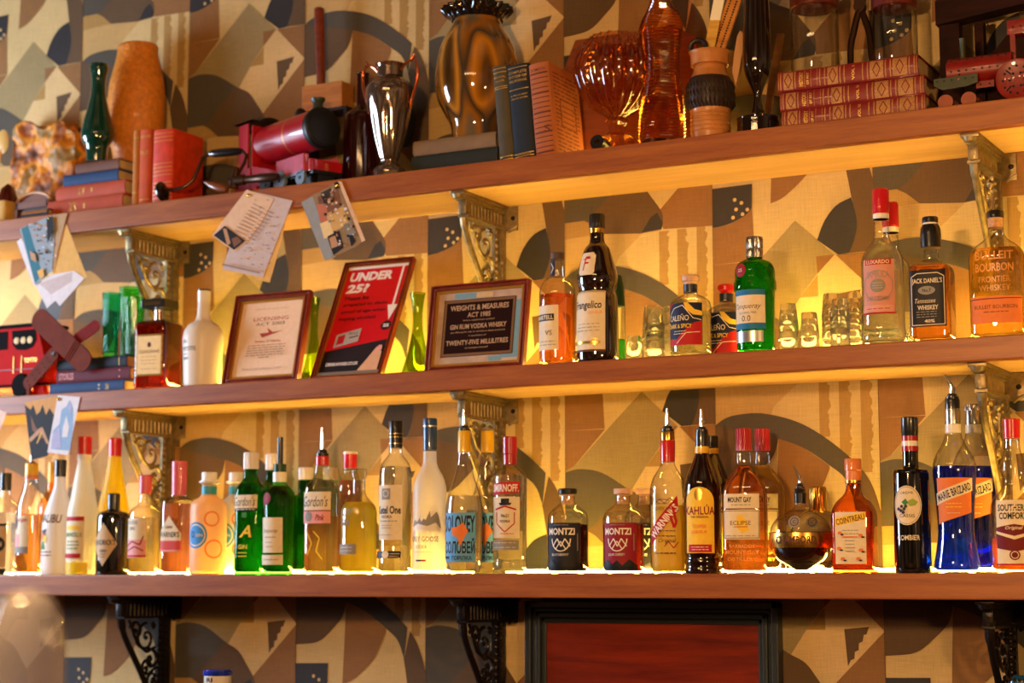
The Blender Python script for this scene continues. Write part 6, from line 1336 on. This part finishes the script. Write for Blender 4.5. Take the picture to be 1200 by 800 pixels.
# ---- right end: construction toys and dark timber model
def holes_mat(): return mat('hole_black','090505',rough=.8)
def engine2():
    Y=-.17; A=at(1112,82,Y); RD=mat('old_red_enamel','7a1208',rough=.4,coat=.3,var=.25,vscale=60); GRN=mat('old_green_enamel','2c3316',rough=.4,coat=.3,var=.3,vscale=60); HB=holes_mat(); BRS=mat('brass_hub','8a4a2a',rough=.4,metal=.5); OR_=mat('orange_wheel','8a3d1c',rough=.45,var=.2,vscale=60)
    t=thing('construction_toy','red and green perforated metal traction engine at the right end of the top shelf','toy',(A.x,Y,z)); RX=Matrix.Rotation(PI/2,3,'Y')
    def X_(px,py=90): return at(px,py,Y).x-A.x
    def Z_(px,py): return at(px,py,Y).z-z
    zc=Z_(1150,82); r=(Z_(1150,66)-Z_(1150,99))/2; L=X_(1188)-X_(1111)
    b=MB(); b.lathe([(r*.9,0),(r,.002),(r,L)],RD,seg=32,rot=RX,c=(0,0,zc)); 
    for i in range(9):
        for an in (-.15,.75): b.lathe([(.0001,0),(.0022,.0002),(.0022,.0008)],HB,seg=8,c=(.012+i*.0155,-r*cos(an)-.0002,zc+r*sin(an)),rot=Matrix.Rotation(PI/2,3,'X'))
    for k_ in (-.9,-.4,.9): b.lathe([(.0001,0),(.0022,.0002),(.0022,.0008)],HB,seg=8,c=(.028,-r*cos(k_)-.0002,zc+r*sin(k_)),rot=Matrix.Rotation(PI/2,3,'X'))
    b.build('boiler',t)
    b=MB(); b.lathe([(.006,0),(.006,.04),(.0068,.042),(.0045,.043)],GRN,seg=16,c=(X_(1129),0,zc+r*.96)); b.build('chimney',t)
    b=MB(); b.box((X_(1157),-.018,zc-r-.006),(.036,.004,.014),RD); 
    for dx in (-.009,.009): b.lathe([(.0001,0),(.002,.0002),(.002,.0008)],HB,seg=8,c=(X_(1157)+dx,-.0203,zc-r-.006),rot=Matrix.Rotation(PI/2,3,'X'))
    b.build('firebox_plate',t)
    zg=Z_(1125,101); b=MB(); b.prism([(X_(1099),zg+.012),(X_(1150),zg+.014),(X_(1150),zg-.004),(X_(1138),zg-.010),(X_(1108),zg-.012),(X_(1099),zg-.002)],-.032,-.028,GRN)
    for px in (1103,1111,1120,1128,1136,1145): b.lathe([(.0001,0),(.002,.0002),(.002,.0008)],HB if px!=1128 else BRS,seg=8,c=(X_(px),-.0322,zg+.006),rot=Matrix.Rotation(PI/2,3,'X'))
    b.box((X_(1124),-.01,zg+.002),(X_(1148)-X_(1101),.04,.006),GRN); b.build('front_chassis',t)
    for px,py in ((1113,114),(1140,110)):
        for yy in (-.036,.012):
            b=MB(); b.lathe([(.002,-.003),(.012,-.003),(.0155,-.004),(.0155,.004),(.002,.004)],OR_,seg=28,rot=Matrix.Rotation(PI/2,3,'X'),c=(X_(px),yy,.0157)); b.lathe([(.0005,-.003),(.004,-.002),(.004,.0)],BRS,seg=12,rot=Matrix.Rotation(PI/2,3,'X'),c=(X_(px),yy-.003,.0157)); b.build('wheel',t)
    rr=.042; xw=X_(1198); b=MB(); b.lathe([(.003,-.002),(rr*.9,-.002),(rr,-.004),(rr,.004),(rr*.9,.002),(.003,.002)],RD,seg=48,rot=Matrix.Rotation(PI/2,3,'X'),c=(xw,-.044,rr+.0005))
    for ring_,n in ((.35,6),(.66,12)):
        for i in range(n):
            an=2*PI*i/n; b.lathe([(.0001,0),(.0026,.0002),(.0026,.0006)],HB,seg=8,c=(xw+rr*ring_*cos(an),-.0464,rr+rr*ring_*sin(an)),rot=Matrix.Rotation(PI/2,3,'X'))
    for i in range(4):
        an=PI/4+i*PI/2; b.box((xw+rr*.55*cos(an),-.0465,rr+rr*.55*sin(an)),(.014,.0008,.003),HB,rot=Matrix.Rotation(-an,3,'Y'))
    b.build('rear_wheel',t)
    b=MB(); b.box((X_(1200),0,Z_(1195,33)),(.055,.03,.030),RD,bev=.002); b.box((X_(1190),-.012,(Z_(1190,42)+Z_(1190,70))/2),(.010,.003,Z_(1190,42)-Z_(1190,70)+.01),RD); b.box((X_(1208),-.012,(Z_(1190,42)+Z_(1190,70))/2),(.010,.003,Z_(1190,42)-Z_(1190,70)+.01),RD)
    for dx in (-.015,0,.015): b.lathe([(.0001,0),(.002,.0002),(.002,.0008)],HB,seg=8,c=(X_(1200)+dx,-.0153,Z_(1195,33)),rot=Matrix.Rotation(PI/2,3,'X'))
    b.build('canopy',t)
engine2()
def timber():
    Y=-.075; A=at(1103,100,Y); DW=wood('dark_timber','1a0704','2c0f08',rough=.75,spec=.15,scale=6); t=thing('timber_model','dark red-brown timber frame model behind the metal traction engine','model',(A.x,Y,z))
    def X_(px): return at(px,60,Y).x-A.x
    def Z_(px,py): return at(px,py,Y).z-z
    b=MB(); b.box(((X_(1103)+X_(1127))/2,0,Z_(1115,30)/2),(X_(1127)-X_(1103),.03,Z_(1115,30)),DW,bev=.002); b.build('post',t)
    b=MB(); b.box(((X_(1140)+X_(1156))/2,.01,Z_(1148,25)/2),(X_(1153)-X_(1142),.025,Z_(1148,25)),DW,bev=.002); b.build('post',t)
    b=MB(); b.prism([(X_(1101),Z_(1101,33)),(X_(1215),Z_(1215,5)),(X_(1215),Z_(1215,-30)),(X_(1125),Z_(1125,-12)),(X_(1101),Z_(1101,5))],-.025,.02,DW); b.build('top_beam',t)
    b=MB(); b.prism([(X_(1152),0),(X_(1215),0),(X_(1215),Z_(1200,30)),(X_(1188),Z_(1188,28)),(X_(1160),Z_(1160,62)),(X_(1152),Z_(1152,62))],.012,.02,DW); b.build('back_panel',t)
timber()
# ---- far left curios
def lump():
    px,Y=50,-.07; X=place(px,Y,z); k=kk(px,180,Y); m,nt,b_=nodes('mottled_ochre'); tc=nt.nodes.new('ShaderNodeTexCoord'); n=nt.nodes.new('ShaderNodeTexNoise'); n.inputs['Scale'].default_value=13; n.inputs['Detail'].default_value=3; r=nt.nodes.new('ShaderNodeValToRGB'); e=r.color_ramp.elements
    e[0].position=.36; e[0].color=lin('4a2810'); e[1].position=.7; e[1].color=lin('b08a50')
    for p,c in ((.45,'a5590f'),(.52,'e0901a'),(.6,'8a6a3a')): q=e.new(p); q.color=lin(c)
    nt.links.new(tc.outputs['Object'],n.inputs['Vector']); nt.links.new(n.outputs['Fac'],r.inputs[0]); nt.links.new(r.outputs[0],b_.inputs['Base Color']); b_.inputs['Roughness'].default_value=.6
    P=[(2,235),(0,200),(2,150),(18,146),(30,145),(40,150),(52,152),(64,144),(80,141),(84,150),(97,153),(100,170),(97,200),(100,235)]
    pts=[((x-px)*k,max(0,at(x,y,Y).z-z)) for x,y in P]
    bm=bmesh.new(); vs=[bm.verts.new((x,0,zz)) for x,zz in S2(pts+[pts[0]],3)[:-1]]; f=bm.faces.new(vs); q=bmesh.ops.extrude_face_region(bm,geom=[f]); bmesh.ops.translate(bm,verts=[v for v in q['geom'] if isinstance(v,bmesh.types.BMVert)],vec=(0,.05,0)); bmesh.ops.recalc_face_normals(bm,faces=bm.faces)
    bmesh.ops.triangulate(bm,faces=bm.faces); me=bpy.data.meshes.new('carving'); bm.to_mesh(me); bm.free(); me.materials.append(m)
    o=bpy.data.objects.new('carved_ornament',me); COL.objects.link(o); o.location=(X,Y-.01,z)
    rm=o.modifiers.new('r','REMESH'); rm.mode='VOXEL'; rm.voxel_size=.0045; rm.use_smooth_shade=True
    tx=bpy.data.textures.new('lumps','CLOUDS'); tx.noise_scale=.06; dm=o.modifiers.new('d','DISPLACE'); dm.texture=tx; dm.strength=.045; dm.mid_level=.5
    tag(o,'mottled orange and ochre lumpy carved ornament at the left back of the top shelf','ornament')
lump()
b=MB(); b.lathe([(.010,0),(.022,.006),(.030,.03),(.028,.06),(.018,.085),(.004,.095)],mat('dark_red_glaze','4a0f0a',rough=.12,coat=.6),seg=32); o=b.build('red_pot',None,(place(8,-.155,z),-.155,z)); o.scale=(1,1,1.25); tag(o,'dark red glossy pot at the far left end of the top shelf','pot')
b=MB(); b.lathe([(.0005,-.004),(.018,-.003),(.023,.0),(.018,.003),(.0005,.004)],mat('cream_spoon','d8ac62',rough=.3,coat=.4),seg=28,sec=lambda a,zz:(cos(a),sin(a)*1.45),rot=Matrix.Rotation(PI/2,3,'X')); p=at(3,166,-.19); b.tube([(-.004,0,-.02),(-.03,0,-.09),(-.032,.0,z-p.z+.001)],[.006,.005,.005],mat('cream_spoon','d8ac62',rough=.3,coat=.4)); o=b.build('wooden_spoon',None,tuple(p)); tag(o,'cream oval spoon standing at the far left end of the top shelf','spoon')
def clock():
    Y=-.195; X=place(34,Y,z); k=kk(34,235,Y); t=thing('arched_case','small arched wooden case with a cream rim at the left of the four-book pile','case',(X,Y,z)); WD=wood('case_wood','5a2e18','7a4426',rough=.4,scale=9); w=26*k; h=.052
    arch=[(-w,0),(-w,h)]+[(-w*cos(PI*i/14),h+.028*sin(PI*i/14)) for i in range(1,14)]+[(w,h),(w,0)]
    b=MB(); b.prism([(x,zz) for x,zz in arch],.02,.08,WD); b.build('body',t)
    b=MB(); b.tube([(x,.016,zz) for x,zz in arch[1:-1]],.0045,mat('case_rim','b57a3c',rough=.4),n=8); b.box((0,.014,h-.006),(2*w-.006,.012,.018),WD); b.box((-w+.004,.014,.028),(.008,.012,.056),WD); b.box((w-.004,.014,.028),(.008,.012,.056),WD); b.build('arched_rim',t)
    b=MB(); b.box((0,.0185,.022),(2*w-.016,.002,.040),mat('case_inner_shade','140b09',rough=.4)); b.build('front_panel',t)  # dark sheet in place of the case's shaded open inside, no real panel
clock()
x,L=tb(24,56,-.222,z); flat_book('book','small yellow-spined black book lying before the arched case',x,-.222,z,L,.022,.018,CL_BLACK,deco=lambda c,f,L,T:[c.add([f(-L*.46+L*.92*i/6,T*.55,.0006),f(-L*.46+L*.92*(i+1)/6,T*.55,.0006),f(-L*.46+L*.92*(i+1)/6,T*.92,.0006),f(-L*.46+L*.92*i/6,T*.92,.0006)],[(0,1,2,3)],CL_OR) for i in range(6)])
upright_book('book','pale yellow book at the extreme left end of the top shelf',place(0,-.205,z),-.205,z,.034,.062,.11,cloth('pale_yellow','c99a4a'))
# ================================================================= things below and in front
def foreground():
    # drinking glass on the bar, close to the lens (out of focus)
    Y=-2.62; p=at(30,760,Y); zt=at(30,690,Y).z; k=kk(30,740,Y)
    t=thing('stemless_glass','out-of-focus clear glass dome close to the lens at lower left','glass',(p.x,Y,zt-.17)); r=44*k
    g=MB(); P=[(r*.95,0),(r,.01),(r,.105),(r*.93,.135),(r*.70,.158),(r*.35,.168),(.004,.17)]; g.lathe(cat_smooth(P,4),frost('smoky_glass',(.60,.57,.60),.3,clear=.78,rough=.12),seg=48); g.build('glass_dome',t)
    c=MB(); c.lathe([(r*1.1,-.03),(r*1.15,-.025),(r*1.15,-.002),(r*.9,-.0005)],mat('base_walnut','4a2a1c',rough=.4),seg=48); c.build('wooden_base',t)
    # bar top that carries it
    b=MB(); b.box((-1.2,-2.58,zt-.17-.031-.02),(3.6,.42,.04),wood('bar_top','3a1d12','5a2e1c',rough=.3,coat=.4),bev=.006); BC=thing('bar_counter','dark panelled bar counter with polished top in front of the shelves, below the picture','counter',(0,0,0)); b.build('worktop',BC)
    b=MB(); b.box((-1.2,-2.55,(zt-.17-.071)/2),(3.4,.30,zt-.17-.0715),wood('bar_front','2e170f','48271a',rough=.5)); b.build('front_panel',BC)
foreground()
def beer_cap():
    Y=-.30; px=255; z0=at(px,860,Y).z; X=at(px,800,Y).x; k=kk(px,800,Y)
    # back counter with a bottle whose blue and white cap just shows
    b=MB(); b.box((-1.9,-.30,z0-.03),(4.6,.58,.04),wood('back_counter','3a1d12','5a2e1c',rough=.35),bev=.004); BC=thing('back_bar_cabinet','dark wooden back bar cabinet under the lowest shelf, below the picture','cabinet',(0,0,0)); b.build('worktop',BC)
    b=MB(); b.box((-1.9,-.28,(z0-.0505)/2),(4.5,.5,z0-.051),wood('back_cabinet','2e170f','48271a',rough=.5)); b.build('cabinet_body',BC)
    zt=at(px,784,Y).z; h=zt-z0+.01
    t=thing('beer_bottle','blue and white topped bottle of which only the cap shows, under the lowest shelf','bottle',(X,Y,z0-.0098)); r=17.5*k
    g=MB(); g.lathe([(.036,0),(.037,.004),(.037,h*.35),(.033,h*.5),(r*.8,h*.66),(r*.78,h-.028)],CLEAR,seg=36); g.build('glass_body',t)
    g=MB(); g.lathe([(r*.88,h-.034),(r*.92,h-.032),(r*.92,h-.013)],C_WHITE,seg=36); put_text(g,'RI',L_NAVY,lambda s,zz:Vector((r*.93*sin(s/r),-r*.93*cos(s/r),zz)),0,h-.023,.018,.010,bold=.03); g.build('neck_band',t)
    g=MB(); g.lathe([(r*.95,h-.014),(r*1.0,h-.012),(r*1.0,h-.004),(r*.9,h-.0008),(r*.3,h)],mat('cap_bright_blue','1530a8',rough=.15,coat=.8),seg=60); g.build('cap',t)
    # small beaded blue ornament at the right edge
    X=at(1195,800,-.12).x; zz=at(1195,789,-.12).z
    t=thing('blue_ornament','blue beaded ornament top peeping in at the lower right corner','ornament',(X,-.12,z0-.0098)); H=zz-z0+.0098
    g=MB(); g.lathe([(.03,0),(.034,.01),(.02,H*.4),(.026,H*.7),(.022,H-.012),(.01,H-.003)],mat('blue_enamel','1c4f7a',rough=.25,coat=.6),seg=30); g.build('body',t)
    g=MB()
    for i in range(14): a=2*PI*i/14; g.lathe([(.0004,-.004),(.004,0),(.0004,.004)],C_GOLD,seg=8,c=(.022*cos(a),.022*sin(a),H-.012))
    g.build('beading',t)
beer_cap()
# ================================================================= LIGHT
def area(name,loc,tgt,sx,sy,col,pw):
    l=bpy.data.lights.new(name,'AREA'); l.shape='RECTANGLE'; l.size=sx; l.size_y=sy; l.color=col; l.energy=pw
    o=bpy.data.objects.new(name,l); COL.objects.link(o); o.location=loc; o.rotation_euler=(Vector(tgt)-Vector(loc)).to_track_quat('-Z','Y').to_euler(); return o
def bulb(name,loc,col,pw,r=.05):
    l=bpy.data.lights.new(name,'POINT'); l.color=col; l.energy=pw; l.shadow_soft_size=r
    o=bpy.data.objects.new(name,l); COL.objects.link(o); o.location=loc; return o
area('window_daylight',(-4.9,-1.1,2.1),(-2.6,-.25,1.9),.8,1.1,(.62,.78,1.0),WINP)
bulb('pendant_lamp',(.35,-2.0,1.80),(1,.55,.20),LAMP*.62,.07)
bulb('pendant_lamp',(-1.2,-2.9,2.15),(1,.57,.24),LAMP*1.6,.09)
for k in range(6): bulb('ceiling_bulb',(-2.2+k*.30,-3.2,3.15),(1,.58,.25),BULB*1.3,.05)
w=bpy.data.worlds.new('World'); SC.world=w; w.use_nodes=True
wn=w.node_tree; bg=wn.nodes['Background']; tc=wn.nodes.new('ShaderNodeTexCoord'); nz=wn.nodes.new('ShaderNodeTexNoise'); nz.inputs['Scale'].default_value=3.2; nz.inputs['Detail'].default_value=2
rp=wn.nodes.new('ShaderNodeValToRGB'); e=rp.color_ramp.elements; e[0].position=.42; e[0].color=(.22,.10,.04,1); e[1].position=.66; e[1].color=(2.6,1.5,.75,1); q=e.new(.52); q.color=(.75,.38,.16,1)  # bright patches added so glass and metal have something to reflect
wn.links.new(tc.outputs['Generated'],nz.inputs['Vector']); wn.links.new(nz.outputs['Fac'],rp.inputs[0]); wn.links.new(rp.outputs[0],bg.inputs[0]); bg.inputs[1].default_value=AMB
# ================================================================= CAMERA
c=bpy.data.cameras.new('Camera'); c.sensor_width=36; c.lens=36*F/1200; c.clip_start=.05; c.clip_end=50
c.dof.use_dof=True; c.dof.focus_distance=depth(960,560,-.2); c.dof.aperture_fstop=2.9
co=bpy.data.objects.new('Camera',c); COL.objects.link(co); co.location=CAM
co.matrix_world=Matrix(((RT[0],UP[0],-FWD[0],CAM[0]),(RT[1],UP[1],-FWD[1],CAM[1]),(RT[2],UP[2],-FWD[2],CAM[2]),(0,0,0,1)))
SC.camera=co
SC.view_settings.view_transform='Standard'; SC.view_settings.look='None'; SC.view_settings.gamma=1; SC.view_settings.use_curve_mapping=False; SC.view_settings.exposure=EXPO
cy=SC.cycles; cy.use_denoising=True; cy.max_bounces=22; cy.transmission_bounces=20; cy.transparent_max_bounces=64; cy.diffuse_bounces=4; cy.glossy_bounces=5
cy.caustics_refractive=True; cy.caustics_reflective=False; cy.sample_clamp_indirect=4; cy.blur_glossy=.3
